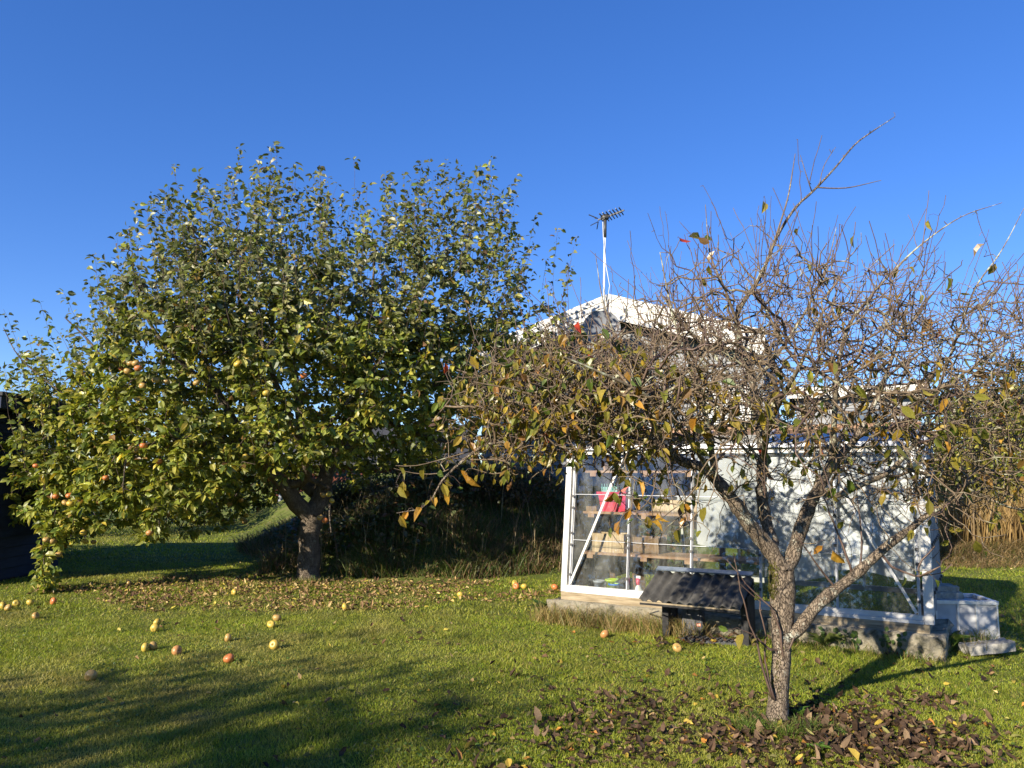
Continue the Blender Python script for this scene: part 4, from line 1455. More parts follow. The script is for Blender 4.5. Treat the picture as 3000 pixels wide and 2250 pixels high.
for (a, nm) in ((.17, 'post'), (.97, 'post')):
    q = fl * (1 - a) + fr * a + (bl - fl) * .55
    m = MB(); m.bar((q[0], q[1], -.02), (q[0], q[1], q[2] - .05), .06, .06, up=tuple(fr - fl)); m.build(nm, 'black_wood', sh)
    q = bl * (1 - a) + br * a - (bl - fl) * .02
    m = MB(); m.bar((q[0], q[1], -.02), (q[0], q[1], q[2] - .075), .05, .05, up=tuple(fr - fl)); m.build(nm, 'black_wood', sh)
q0 = fr * .97 + fl * .03 + (bl - fl) * .62; q1 = br * .97 + bl * .03
m = MB(); m.hex([(q0[0], q0[1], .0), (q1[0], q1[1], .0), (q1[0] + .02, q1[1] - .012, .0), (q0[0] + .02, q0[1] - .012, .0), (q0[0], q0[1], q0[2] - .06), (q1[0], q1[1], q1[2] - .08), (q1[0] + .02, q1[1] - .012, q1[2] - .08), (q0[0] + .02, q0[1] - .012, q0[2] - .06)])
m.build('side_panel', 'black_wood', sh)

# black plastic case (tool box) standing under the shelter
cb_ = gpt(2028, 1868); cb_ = at(2028, 1868, cb_[1] + .05); cb_[2] = float(GZ(cb_[0], cb_[1]))
case = thing('tool_case', 'black plastic case with an orange label standing under the shelter', 'case', cb_)
ax = np.array([.9, -.43, 0]); bx_ = np.array([.43, .9, 0])


def C(a, b, z):
    return cb_ + ax * a + bx_ * (b + z * .12) + np.array([0, 0, z])


def cbox(m, a0, a1, b0, b1, z0, z1, ch=0.0):
    return m.hex([C(a0, b0, z0), C(a1, b0, z0), C(a1, b1, z0), C(a0, b1, z0), C(a0 + ch, b0, z1), C(a1 - ch, b0, z1), C(a1 - ch, b1, z1), C(a0 + ch, b1, z1)])


m = MB(); cbox(m, -.095, .095, 0, .11, 0, .24, .006); m.build('body', 'black_plastic', case)
m = MB(); cbox(m, -.088, .088, -.012, -.001, .02, .19, .004); m.build('lid', 'black_plastic', case)
m = MB(); cbox(m, -.045, .03, -.020, -.013, .06, .15); m.build('lid_panel', 'black_plastic', case)
for a in (-.06, .05):
    m = MB(); cbox(m, a - .018, a + .018, -.030, -.013, .185, .235); m.build('latch', 'black_plastic', case)
m = MB(); cbox(m, -.016, .006, -.024, -.021, .015, .06); m.build('latch', 'black_plastic', case)
m = MB(); cbox(m, .042, .078, -.0165, -.0125, .095, .118); lb_ = m.build('label', 'orange_label', case)
for k in range(3):
    m = MB(); cbox(m, .046 + k * .010, .053 + k * .010, -.0178, -.0168, .103, .111); m.build('print', 'label_print', lb_)
# plastic paving grid in front of the case
pg = thing('plastic_grid', 'black plastic paving grid lying on the grass before the shelter', 'grid', gpt(2080, 1880))
g0 = gpt(2080, 1880)
mats = MB()
for i in range(11):
    a = g0 + ax * (-.22 + i * .045)
    m = MB(); m.bar(a + bx_ * -.07 + np.array([0, 0, .012]), a + bx_ * .10 + np.array([.03, .0, .012]), .014, .03); m.build('rib', 'black_plastic', pg)
for j in range(4):
    a = g0 + bx_ * (-.06 + j * .05)
    m = MB(); m.bar(a - ax * .23 + np.array([0, 0, .008]), a + ax * .24 + np.array([0, 0, .008]), .012, .024); m.build('rib', 'black_plastic', pg)
# cables
m = MB(); a = at(1955, 1760, 6.98); b = C(-.02, .02, .24)
m.tube([a, a * .6 + b * .4 + np.array([0, 0, -.03]), b], [.005] * 3, 6); o = m.build('cable', 'black_plastic', None, True); tag(o, 'black cable running from the shelter post down to the case', 'cable')
m = MB(); a = at(1930, 1790, 7.0); b = gpt(1885, 1815)
m.tube([a, a * .5 + b * .5 + np.array([0, 0, .02]), b], [.006] * 3, 6); o = m.build('cable', 'black_plastic', None, True); tag(o, 'dark cable dropping into the grass left of the shelter post', 'cable')

# ------------------------------------------------------------------ cold frame with slabs at the right
c0 = gpt(2748, 1878); c1 = gpt(2936, 1888)
c1[1] = c0[1] - .06
cu = unit((c1 - c0) * np.array([1, 1, 0])); cv = np.array([-cu[1], cu[0], 0])
CWd = float(np.linalg.norm((c1 - c0)[:2])); CH = .335; CD = .42
KK = lambda a, b, z: np.array([c0[0], c0[1], 0]) + cu * a + cv * b + np.array([0, 0, z])
cf = thing('cold_frame', 'white ribbed metal cold frame box standing right of the greenhouse', 'cold frame', KK(CWd / 2, CD / 2, 0))
tp = .035
def kbox(m, a0, a1, b0, b1, z0, z1, tt=0.0):
    return m.hex([KK(a0, b0, z0), KK(a1, b0, z0), KK(a1, b1, z0), KK(a0, b1, z0), KK(a0 , b0 + tt, z1), KK(a1 - tt, b0 + tt, z1), KK(a1 - tt, b1, z1), KK(a0, b1, z1)])
npan = 3
cuts = [0, .36, .66, 1]
for k in range(npan):
    a0, a1 = cuts[k] * CWd + .006, cuts[k + 1] * CWd - .006
    m = MB(); kbox(m, a0, a1, .004, .014, -.02, CH - .02, .0); m.build('panel', 'frame_panel', cf)
for k in range(npan + 1):
    a = cuts[k] * CWd
    m = MB(); kbox(m, a - .007, a + .007, -.006, .018, -.02, CH - .018); m.build('seam_bar', 'aluminium', cf)
m = MB(); kbox(m, .0, .012, .02, CD, -.02, CH - .02); m.build('panel', 'frame_panel', cf)
m = MB(); kbox(m, CWd - .012, CWd, .02, CD, -.02, CH - .02); m.build('panel', 'frame_panel', cf)
m = MB(); kbox(m, 0, CWd, CD - .01, CD, -.02, CH - .02); m.build('panel', 'frame_panel', cf)
for (a0, a1, b0, b1) in ((-.012, CWd + .012, -.014, .03), (-.012, CWd + .012, CD - .03, CD + .014), (-.012, .03, .031, CD - .031), (CWd - .03, CWd + .012, .031, CD - .031)):
    m = MB(); kbox(m, a0, a1, b0, b1, CH - .018, CH + .012); m.build('rim', 'aluminium', cf)
m = MB(); kbox(m, .031, CWd - .031, .031, CD - .031, CH - .03, CH - .022); m.build('lid', 'frame_panel', cf)


def slab(lb, c, size, rz, tilt=0.0, broken=0.0):
    m = MB()
    nseg = 8
    vs = []
    for z in (-1, 1):
        for i in range(nseg * 4):
            s, f = divmod(i, nseg)
            f = f / nseg * 2 - 1
            x, y = [(f, -1), (1, f), (-f, 1), (-1, -f)][s]
            x = x * size[0] / 2 + random.gauss(0, .006 + broken * (1 if x < 0 else .2)); y = y * size[1] / 2 + random.gauss(0, .006 + broken * .4)
            vs.append(Vector(c) + Matrix.Rotation(rz, 3, 'Z') @ Matrix.Rotation(tilt, 3, 'Y') @ Vector((x, y, z * size[2] / 2 + random.gauss(0, .003))))
    k = nseg * 4
    m.add(vs, [tuple(range(k))[::-1], tuple(range(k, 2 * k))] + [(i, (i + 1) % k, k + (i + 1) % k, k + i) for i in range(k)])
    o = m.build('stone_slab', 'slab'); return tag(o, lb, 'slab', 'stone slabs at the cold frame')


rz_ = math.atan2(cu[1], cu[0])
slab('lower concrete slab lying on the cold frame lid', KK(.13, .16, CH + .012 + .03), (.27, .2, .055), rz_)
slab('upper concrete slab stacked on another on the cold frame', KK(.115, .20, CH + .012 + .06 + .024), (.25, .2, .045), rz_ + .05)
sp = gpt(2895, 1918)
slab('broken grey slab leaning on the grass in front of the cold frame', (sp[0], sp[1], .045), (.36, .16, .07), rz_ + .1, -.12, .012)
# ================================================================== TREES
def T3(lst, jit=0.0):
    return [at(a[0], a[1], a[2]) for a in lst], [a[3] for a in lst]


def env(x, pts):
    xs = [p[0] for p in pts]; ys = [p[1] for p in pts]
    return np.interp(x, xs, ys)


# ------------------------------------------------------------------ apple tree
t_pos = []


def apple_tree():
    base = APPLE
    t = thing('apple_tree', 'large leafy apple tree with ripe apples and upright shoots on the left', 'tree', base)
    tr = Tree()
    AY = float(base[1]) + .05
    Y = AY
    trunk, trr = T3([(905, 1712, Y, .20), (903, 1680, Y, .155), (905, 1610, Y, .145), (908, 1550, Y, .145), (910, 1510, Y, .15)])
    trunk[0][2] = min(trunk[0][2], float(base[2]) - .05)
    tr.limb(trunk, trr, None, 0)
    limbs = [
        [(868, 1475, Y - .1, .12), (835, 1425, Y - .2, .105), (790, 1375, Y - .3, .09), (740, 1325, Y - .4, .075), (690, 1240, Y - .5, .055), (640, 1150, Y - .6, .042), (600, 1050, Y - .6, .03), (575, 900, Y - .6, .018), (560, 760, Y - .6, .01)],
        [(940, 1455, Y + .1, .12), (958, 1380, Y + .1, .10), (990, 1300, Y + .1, .08), (1030, 1200, Y, .06), (1060, 1080, Y, .045), (1080, 950, Y, .03), (1095, 800, Y, .016), (1100, 700, Y, .01)],
        [(905, 1430, Y + .3, .09), (890, 1310, Y + .4, .08), (870, 1150, Y + .5, .06), (850, 1000, Y + .4, .045), (835, 850, Y + .4, .028), (820, 680, Y + .4, .014)],
        [(700, 1300, Y - .5, .055), (600, 1275, Y - .6, .05), (450, 1255, Y - .7, .04), (300, 1250, Y - .8, .03), (190, 1290, Y - .9, .022), (135, 1400, Y - 1.0, .015), (128, 1550, Y - 1.05, .010), (130, 1735, Y - 1.1, .005)],
        [(470, 1240, Y - .7, .025), (360, 1130, Y - .6, .02), (270, 1010, Y - .5, .015), (190, 930, Y - .5, .008)],
        [(300, 1240, Y - .8, .018), (180, 1150, Y - .9, .013), (60, 1050, Y - 1.0, .008), (10, 960, Y - 1.0, .004)],
        [(1000, 1290, Y + .1, .055), (1120, 1230, Y - .1, .05), (1250, 1150, Y - .2, .04), (1350, 1060, Y - .3, .03), (1460, 980, Y - .3, .018), (1600, 900, Y - .3, .008)],
        [(1120, 1230, Y - .1, .035), (1250, 1280, Y - .4, .028), (1360, 1300, Y - .7, .018), (1400, 1280, Y - .8, .01)],
        [(900, 1400, Y - .3, .06), (880, 1300, Y - .9, .05), (840, 1200, Y - 1.4, .04), (800, 1100, Y - 1.8, .028), (760, 980, Y - 2.0, .016)],
        [(880, 1330, Y - .7, .035), (960, 1250, Y - 1.3, .03), (1040, 1150, Y - 1.7, .022), (1120, 1050, Y - 1.9, .012)],
        [(790, 1375, Y - .4, .05), (700, 1330, Y - 1.0, .04), (600, 1300, Y - 1.5, .03), (480, 1290, Y - 1.8, .02), (380, 1330, Y - 2.0, .012), (360, 1430, Y - 2.0, .007)],
        [(640, 1150, Y - .6, .035), (520, 1050, Y - 1.0, .028), (430, 930, Y - 1.2, .018), (400, 800, Y - 1.2, .01)],
        [(890, 1320, Y + .5, .055), (800, 1200, Y + 1.2, .04), (700, 1080, Y + 1.7, .028), (620, 950, Y + 2.0, .016)],
        [(960, 1380, Y + .3, .055), (1060, 1260, Y + 1.0, .04), (1180, 1120, Y + 1.6, .028), (1280, 980, Y + 1.9, .016)],
        [(1060, 1080, Y, .03), (1160, 950, Y - .2, .022), (1260, 820, Y - .3, .014), (1330, 720, Y - .3, .008)],
        [(850, 1000, Y + .4, .03), (740, 880, Y + .2, .02), (690, 760, Y, .012), (660, 660, Y, .008)],
        [(960, 1430, Y - .2, .03), (970, 1440, Y - .7, .022), (965, 1500, Y - 1.0, .012), (970, 1560, Y - 1.1, .006)],
    ]
    for i, l in enumerate(limbs):
        P, r = T3(l)
        tr.limb(P, r, None, i + 1)
    TOP = [(-60, 1260), (60, 1190), (150, 1080), (250, 1040), (310, 900), (400, 750), (520, 660), (700, 600), (800, 590), (950, 640), (1030, 690), (1120, 640), (1250, 590), (1380, 600), (1470, 700), (1560, 800), (1640, 830), (1740, 900)]
    BOT = [(-60, 1480), (0, 1510), (70, 1590), (200, 1580), (380, 1540), (480, 1620), (560, 1550), (640, 1510), (760, 1470), (830, 1430), (930, 1400), (1000, 1440), (1100, 1380), (1250, 1370), (1380, 1320), (1480, 1200), (1740, 960)]
    cx, cy = 830, 1120

    def sample(n, shell=0.0):
        out = []
        while len(out) < n:
            x = rng.uniform(-40, 1720, 4000); y = rng.uniform(540, 1620, 4000)
            k = (y > env(x, TOP)) & (y < env(x, BOT))
            x, y = x[k], y[k]
            D = 2.5 * np.sqrt(np.clip(1 - ((x - cx) / 960) ** 2, 0.04, 1)) * np.sqrt(np.clip(1 - ((y - 1130) / 640) ** 2, .12, 1))
            f = rng.uniform(-1, 1, len(x))
            f = np.sign(f) * np.abs(f) ** (0.7)
            dy = f * D
            # hollow, shady heart of the crown
            hol = (np.abs(x - 890) < 200) & (y > 1280) & (f > -.6) & (f < .5)
            s = (1 - .30 * f * f) * np.where(dy < 0, (AY + dy) / AY, 1.0)
            for xx, yy, d, ss, hh in zip(x, y, dy, s, hol):
                if hh and random.random() < .75:
                    continue
                p = at(cx + (xx - cx) * ss, cy + (yy - cy) * (ss if yy < cy else 1 - (1 - ss) * .35), AY)
                p = p + np.array([0, d, 0])
                if random.random() > .22 + .78 * float(sm(0, 260, yy - env(xx, TOP))):
                    continue
                c3 = float(nz2(np.array([p[0] + .6 * p[2]]), np.array([p[1] + .5 * p[2]]), 1.3, 41)[0]) * .5 + float(nz2(np.array([p[0] - .4 * p[1]]), np.array([p[2]]), 1.7, 42)[0]) * .5
                if c3 < .44 and random.random() < .85:
                    continue
                out.append(p)
        return np.array(out)[rng.permutation(len(out))[:n]]

    tips = tr.grow(sample(3500), step=.16, turn=.55, rise=.3, jit=.12)
    # the low hanging spray at the far left
    dl = []
    for i in range(46):
        y = 1380 + 370 * (i / 46)
        dl.append(at(130 + random.gauss(0, 30 if y < 1600 else 18), y, AY - 1.05 + random.gauss(0, .15)))
    tips += tr.grow(np.array(dl), step=.1)
    # upright shoots: the ones against the sky measured, others scattered over the crown
    sh_px = [(375, 360), (432, 365), (520, 320), (590, 312), (600, 325), (690, 358), (678, 380), (765, 345), (910, 345), (965, 350), (990, 385), (1062, 345), (1087, 430), (850, 405), (792, 402), (640, 385), (275, 495), (205, 555),
             (318, 455), (140, 635), (8, 668), (85, 655), (1205, 500), (1245, 515), (1130, 575), (480, 400), (560, 370), (730, 400), (880, 430), (1020, 420), (345, 520), (410, 470), (470, 455), (1100, 480), (1180, 560), (1235, 560), (110, 700), (240, 600), (35, 740)]
    shoots = []
    for (x, y) in sh_px:
        x *= 1.356; y *= 1.356
        Yd = AY + random.gauss(-.2, .5)
        tip = at(x, y, Yd)
        lean = -.18 if x < 500 else (.12 if x > 1200 else random.gauss(0, .07))
        if y > 1.356 * 600 and x < 400: lean = -.5
        L = random.uniform(.75, 1.25)
        b = tip - unit(np.array([lean + random.gauss(0, .05), random.gauss(0, .08), 1.0])) * L
        shoots.append((b, tip))
    up = np.array([0, 0, 1.0])
    qs = sample(620)
    for i in range(620):
        q = qs[i]
        px, py, dd = project(q)
        if py > 1250 and random.random() < .75:
            continue
        out = unit((q - at(cx, 1300, AY)) * np.array([1, 1, .5]))
        d = unit(up + out * .35 + rng.normal(0, .10, 3))
        L = random.uniform(.3, .75)
        # do not pierce the crown outline
        e = q + d * L
        ex, ey, _ = project(e)
        if ey < env(ex, TOP) - 60:
            e = q + d * L * .4
        shoots.append((q, e))
    for i in range(270):
        x = random.uniform(60, 1520)
        Yd = AY + random.gauss(0, .9)
        ty = env(x, TOP)
        b = at(x, ty + random.uniform(90, 240), Yd)
        e = at(x + (x - 850) * random.uniform(0.02, .10) + random.gauss(0, 14), ty - random.uniform(-60, 130), Yd + random.gauss(0, .1))
        shoots.append((b, e))
    sh_chains = []
    for (b, e) in shoots:
        j = int(np.argmin(((tr.P[:tr.n] - b) ** 2).sum(1) + .3 * np.maximum(0, tr.P[:tr.n, 2] - b[2])))
        par = tr.node((tr.P[j] + b) / 2 + rng.normal(0, .02, 3), j)
        m = max(4, int(np.linalg.norm(e - b) / .09))
        ids = []
        bend = rng.normal(0, .04, 3)
        for q in range(m + 1):
            f = q / m
            par = tr.node(b + (e - b) * f + bend * math.sin(f * 3.14) + rng.normal(0, .004, 3), par)
            ids.append(par)
        sh_chains.append(ids)
    chains = tr.finish(tip=.0028, e=2.5, cap=.022)
    tw = Tubes()
    for ch in chains:
        P, r = tr.chain_geo(ch)
        if len(P) < 2:
            continue
        k = tr.sk[ch[-1]]
        if k >= 0 and r.max() > .012:
            tb_ = Tubes()
            n_ = len(P)
            kk = 16 if k == 0 else 9
            if k == 0:
                P = P + rng.normal(0, .008, P.shape); r = r * (1 + rng.normal(0, .04, n_))
            tb_.add(P, r, kk)
            tb_.build('trunk' if k == 0 else 'limb', 'apple_bark', t)
        else:
            tw.add(P, r, 5 if r.max() > .006 else 4)
    tw.build('twigs', 'apple_twig', t, kind='stuff')
    # leaves
    pos, ax, nm, sz = [], [], [], []

    def put(p, d_branch, n, spread, size=0.094):
        for _ in range(n):
            a = unit(rng.normal(0, 1, 3) * np.array([1, 1, .55]) + d_branch * spread)
            pos.append(p + a * random.uniform(.01, .04) + rng.normal(0, .012, 3))
            ax.append(a + np.array([0, 0, -.25]))
            nm.append(rng.normal(0, .55, 3) + np.array([-.25, -.3, .75]))
            sz.append(size * random.uniform(.5, 1.3))

    for i in tips:
        px, py, dd = project(tr.P[i])
        up_part = float(sm(1150, 750, py))
        cnt = int(round(random.gauss(11 - 5 * up_part, 3)))
        put(tr.P[i], tr.D[i], max(3, cnt), .5)
        j = tr.par[i]
        if j >= 0 and tr.rr[j] < .014:
            put(tr.P[j], tr.D[j], random.randint(2, 4), .2)
            j2 = tr.par[j]
            if j2 >= 0 and tr.rr[j2] < .014:
                put(tr.P[j2], tr.D[j2], random.randint(2, 4), .2)
    for si, ids in enumerate(sh_chains):
        m = len(ids)
        for q, i in enumerate(ids):
            f = q / m
            if si < len(sh_px):
                c = 3 if f > .45 else 2
                if f > .88: c = 5
            else:
                c = 2 if f < .8 else 3
            if random.random() < .12: c = 0
            put(tr.P[i], tr.D[i], c, .35, .088 if si < len(sh_px) or si >= len(shoots) - 270 else .078)
    pos = np.array(pos); ax = np.array(ax); nm = np.array(nm); sz = np.array(sz)
    n = len(pos)
    V = leaf_geo(pos, ax, nm, sz, .70, 1 + rng.random(n) * .8, .1 + .35 * rng.random(n), wav=.03)
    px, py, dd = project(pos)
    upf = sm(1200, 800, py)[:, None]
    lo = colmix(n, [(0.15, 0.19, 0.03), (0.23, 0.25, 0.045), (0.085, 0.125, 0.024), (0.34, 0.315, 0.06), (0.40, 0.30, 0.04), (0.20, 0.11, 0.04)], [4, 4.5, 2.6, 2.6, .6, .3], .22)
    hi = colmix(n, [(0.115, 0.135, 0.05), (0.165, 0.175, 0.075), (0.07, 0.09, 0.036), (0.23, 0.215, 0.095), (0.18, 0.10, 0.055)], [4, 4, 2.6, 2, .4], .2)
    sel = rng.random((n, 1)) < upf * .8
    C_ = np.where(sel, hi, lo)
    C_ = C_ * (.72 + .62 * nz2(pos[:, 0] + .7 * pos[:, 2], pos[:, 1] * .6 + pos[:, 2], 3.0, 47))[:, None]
    t_pos.append(pos)
    # the leaves that show largest become single parts
    score = sz / dd
    cell = (np.floor(px / 34) * 1000 + np.floor(py / 34)).astype(int)
    best = {}
    for i in np.argsort(dd):
        if 0 < px[i] < 3000 and cell[i] not in best:
            best[cell[i]] = i
    cand = np.array(sorted(best.values(), key=lambda i: -score[i])[:300])
    mask = np.zeros(n, bool); mask[cand] = True
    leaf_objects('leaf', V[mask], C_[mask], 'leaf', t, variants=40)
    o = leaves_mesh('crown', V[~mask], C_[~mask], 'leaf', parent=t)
    o['kind'] = 'stuff'
    print('apple leaves', n, 'nodes', tr.n)
    return t, tr


apple_t, APT = apple_tree()


# ------------------------------------------------------------------ pear tree
def pear_tree():
    base = PEAR
    t = thing('pear_tree', 'nearly bare lichen covered pear tree in front of the greenhouse', 'tree', base)
    tr = Tree()
    Y = float(base[1])
    P, r = T3([(2272, 2140, Y, .092), (2274, 2115, Y, .070), (2280, 2060, Y, .059), (2287, 1960, Y, .054), (2290, 1880, Y, .057), (2292, 1800, Y, .068), (2292, 1730, Y, .078), (2290, 1670, Y, .074)])
    P[0][2] = float(base[2]) - .04
    tr.limb(P, r, None, 0, step=.05)
    L = [
        [(2255, 1610, Y, .050), (2200, 1545, Y - .05, .046), (2160, 1490, Y - .08, .042), (2130, 1440, Y - .1, .039), (2101, 1405, Y - .1, .036), (2050, 1370, Y - .1, .031), (2000, 1345, Y - .1, .028), (1940, 1310, Y - .08, .025), (1870, 1288, Y - .05, .022), (1745, 1280, Y, .019), (1677, 1284, Y, .017), (1600, 1270, Y, .015), (1550, 1272, Y, .013), (1496, 1287, Y - .05, .0105), (1428, 1296, Y - .1, .009), (1383, 1321, Y - .1, .0085), (1342, 1357, Y - .1, .008), (1297, 1412, Y - .1, .007), (1270, 1457, Y - .1, .0055), (1235, 1490, Y - .1, .004), (1165, 1510, Y - .1, .0025)],
        [(2318, 1640, Y + .04, .046), (2345, 1545, Y + .05, .040), (2385, 1460, Y + .05, .036), (2420, 1400, Y + .05, .032), (2462, 1345, Y + .1, .027), (2500, 1290, Y + .15, .022), (2560, 1190, Y + .2, .017), (2600, 1080, Y + .2, .013), (2640, 970, Y + .2, .009), (2660, 880, Y + .2, .005)],
        [(2318, 1860, Y - .03, .040), (2350, 1830, Y - .06, .038), (2385, 1785, Y - .1, .036), (2430, 1742, Y - .12, .034), (2500, 1690, Y - .15, .031), (2560, 1632, Y - .18, .028), (2610, 1587, Y - .2, .025), (2660, 1552, Y - .2, .021), (2705, 1520, Y - .2, .016), (2770, 1480, Y - .2, .011), (2860, 1440, Y - .2, .007), (2960, 1400, Y - .2, .004)],
        [(2262, 1590, Y + .12, .040), (2243, 1520, Y + .18, .036), (2237, 1430, Y + .2, .033), (2233, 1340, Y + .2, .03), (2225, 1230, Y + .2, .027), (2205, 1110, Y + .2, .024), (2168, 1000, Y + .2, .021), (2162, 930, Y + .2, .0195), (2170, 892, Y + .2, .018), (2200, 858, Y + .2, .0145), (2232, 799, Y + .2, .0125), (2281, 690, Y + .2, .0105), (2330, 612, Y + .2, .009), (2379, 560, Y + .2, .0078), (2444, 490, Y + .2, .006), (2504, 430, Y + .2, .005), (2547, 387, Y + .2, .0038), (2620, 344, Y + .2, .0022)],
        [(2205, 855, Y + .2, .008), (2255, 740, Y + .15, .007), (2290, 640, Y + .15, .006), (2312, 560, Y + .15, .0045), (2330, 452, Y + .15, .0022)],
        [(2395, 549, Y + .2, .005), (2480, 545, Y + .2, .004), (2580, 530, Y + .2, .002)],
        [(2400, 545, Y + .2, .004), (2410, 485, Y + .2, .003), (2450, 435, Y + .2, .0016)],
        [(2378, 560, Y + .2, .004), (2365, 510, Y + .15, .003), (2346, 460, Y + .15, .0016)],
        [(2435, 1380, Y + .05, .022), (2448, 1250, Y, .019), (2455, 1100, Y - .05, .015), (2482, 960, Y - .05, .011), (2555, 865, Y - .05, .0085), (2618, 790, Y - .05, .0065), (2710, 712, Y - .05, .0048), (2813, 636, Y - .05, .0034), (2938, 593, Y - .05, .0018)],
        [(2440, 1455, Y + .0, .018), (2485, 1436, Y, .017), (2545, 1408, Y, .016), (2610, 1375, Y, .014), (2700, 1260, Y, .011), (2760, 1100, Y, .009), (2820, 950, Y, .007), (2862, 840, Y, .0055), (2932, 734, Y, .0036), (3000, 609, Y, .0018)],
        [(2640, 1370, Y, .012), (2740, 1392, Y - .1, .011), (2850, 1440, Y - .2, .009), (2952, 1485, Y - .3, .007), (3050, 1500, Y - .3, .004)],
        [(1935, 1300, Y - .08, .013), (1895, 1200, Y - .15, .011), (1850, 1080, Y - .2, .009), (1800, 980, Y - .2, .0065), (1762, 880, Y - .2, .004), (1745, 740, Y - .2, .0018)],
        [(2095, 1400, Y - .1, .019), (2078, 1250, Y - .25, .016), (2040, 1120, Y - .35, .013), (1990, 1000, Y - .4, .0095), (1960, 900, Y - .4, .0065), (1935, 740, Y - .4, .0025)],
        [(1740, 1276, Y, .010), (1700, 1180, Y - .1, .0085), (1640, 1080, Y - .15, .0065), (1590, 1000, Y - .2, .004)],
        [(1600, 1265, Y, .009), (1540, 1180, Y + .1, .0075), (1450, 1120, Y + .2, .0055), (1340, 1085, Y + .3, .003)],
        [(1868, 1282, Y - .05, .011), (1780, 1225, Y - .2, .0095), (1650, 1190, Y - .35, .0075), (1500, 1140, Y - .45, .0055), (1390, 1120, Y - .5, .003)],
        [(2236, 1350, Y + .2, .02), (2255, 1250, Y - .25, .017), (2300, 1150, Y - .6, .013), (2350, 1050, Y - .85, .009), (2400, 930, Y - .95, .005)],
        [(2228, 1250, Y + .2, .02), (2190, 1180, Y + .55, .016), (2100, 1050, Y + .9, .012), (2000, 950, Y + 1.1, .008), (1930, 860, Y + 1.15, .004)],
        [(2400, 1440, Y + .05, .021), (2450, 1310, Y + .5, .017), (2550, 1150, Y + .9, .012), (2660, 1050, Y + 1.1, .008), (2760, 960, Y + 1.15, .004)],
        [(2085, 1390, Y - .1, .016), (2000, 1260, Y - .5, .013), (1900, 1160, Y - .75, .010), (1760, 1090, Y - .9, .007), (1650, 1050, Y - .95, .004)],
        [(2500, 1290, Y + .15, .014), (2600, 1230, Y - .2, .012), (2720, 1160, Y - .45, .009), (2850, 1080, Y - .6, .006), (2960, 1000, Y - .65, .003)],
        [(2165, 960, Y + .2, .010), (2120, 850, Y + .1, .008), (2080, 740, Y + .1, .005), (2065, 600, Y + .1, .002)],
        [(2210, 1120, Y + .2, .013), (2300, 1000, Y + .3, .011), (2380, 880, Y + .35, .008), (2430, 760, Y + .4, .005), (2450, 660, Y + .4, .002)],
        [(1380, 1322, Y - .1, .005), (1300, 1348, Y - .15, .004), (1220, 1362, Y - .2, .003), (1160, 1362, Y - .2, .0018)],
        [(1342, 1362, Y - .1, .004), (1280, 1385, Y - .05, .0035), (1210, 1388, Y, .0025), (1150, 1375, Y, .0015)],
        [(1560, 1275, Y, .010), (1530, 1310, Y - .1, .0085), (1480, 1340, Y - .1, .006), (1400, 1345, Y - .1, .004), (1330, 1340, Y - .1, .002)],
        [(1530, 1310, Y - .1, .006), (1500, 1370, Y - .1, .005), (1440, 1385, Y - .1, .0035), (1380, 1375, Y - .1, .002)],
    ]
    for i, l in enumerate(L):
        P, r = T3(l)
        P = [P[0]] + [p + rng.normal(0, .006, 3) for p in P[1:]]
        tr.limb(P, r, None, i + 1, step=.045)
    TOP = [(1260, 1090), (1400, 970), (1550, 900), (1700, 880), (1800, 800), (1950, 690), (2100, 640), (2250, 630), (2400, 650), (2550, 700), (2700, 720), (2850, 710), (3000, 740), (3200, 840)]
    BOT = [(1260, 1300), (1400, 1340), (1500, 1370), (1700, 1340), (1900, 1420), (2050, 1410), (2150, 1370), (2300, 1350), (2450, 1380), (2550, 1420), (2700, 1480), (2850, 1480), (3200, 1400)]
    CX, CY = 2260, 1200

    def sample(n, ymin=0, left=False):
        out = []
        while len(out) < n:
            x = rng.uniform(1270, 3150, 4000); y = rng.uniform(640, 1500, 4000)
            if left:
                x = rng.uniform(1290, 1950, 4000); y = rng.uniform(960, 1360, 4000)
            k = (y > env(x, TOP)) & (y < env(x, BOT) + 60)
            x, y = x[k], y[k]
            dens = .10 + .90 * sm(0, 230, y - env(x, TOP)) * (.12 + .88 * sm(-40, 190, env(x, BOT) - y))
            k = rng.random(len(x)) < dens
            x, y = x[k], y[k]
            D = 1.3 * np.sqrt(np.clip(1 - ((x - CX) / 1020) ** 2, .05, 1))
            f = rng.uniform(-1, 1, len(x))
            dy = f * D
            s = (1 - .25 * f * f) * np.where(dy < 0, (Y + dy) / Y, 1.0)
            for xx, yy, d, ss in zip(x, y, dy, s):
                out.append(at(CX + (xx - CX) * ss, CY + (yy - CY) * ss, Y) + np.array([0, d, 0]))
        return np.array(out)[rng.permutation(len(out))[:n]]

    tips = tr.grow(sample(3300), step=.075, turn=.45, rise=.25, jit=.22)
    tips += tr.grow(sample(1300, left=True), step=.06, turn=.45, rise=.2, jit=.22)
    # sprays of the low limb at the right
    lowt = []
    for i in range(170):
        x = random.uniform(2640, 3120); y = random.gauss(1440, 70) - (x - 2640) * .10
        if y > 1560: continue
        lowt.append(at(x, y, Y + random.gauss(-.2, .3)))
    tips += tr.grow(np.array(lowt), step=.07, turn=.5, jit=.2)
    # short crooked side twigs everywhere
    nn = tr.n
    pxx, pyy, ddd = project(tr.P[:nn])
    wcl = ((tr.sk[:nn] < 0) * 1.0 + .25) * (pyy > env(pxx, TOP) - 20) * (pyy < env(pxx, BOT) + 10) * (.25 + sm(0, 260, pyy - env(pxx, TOP)))
    wcl = wcl * (1 + .4 * sm(1900, 1500, pxx))
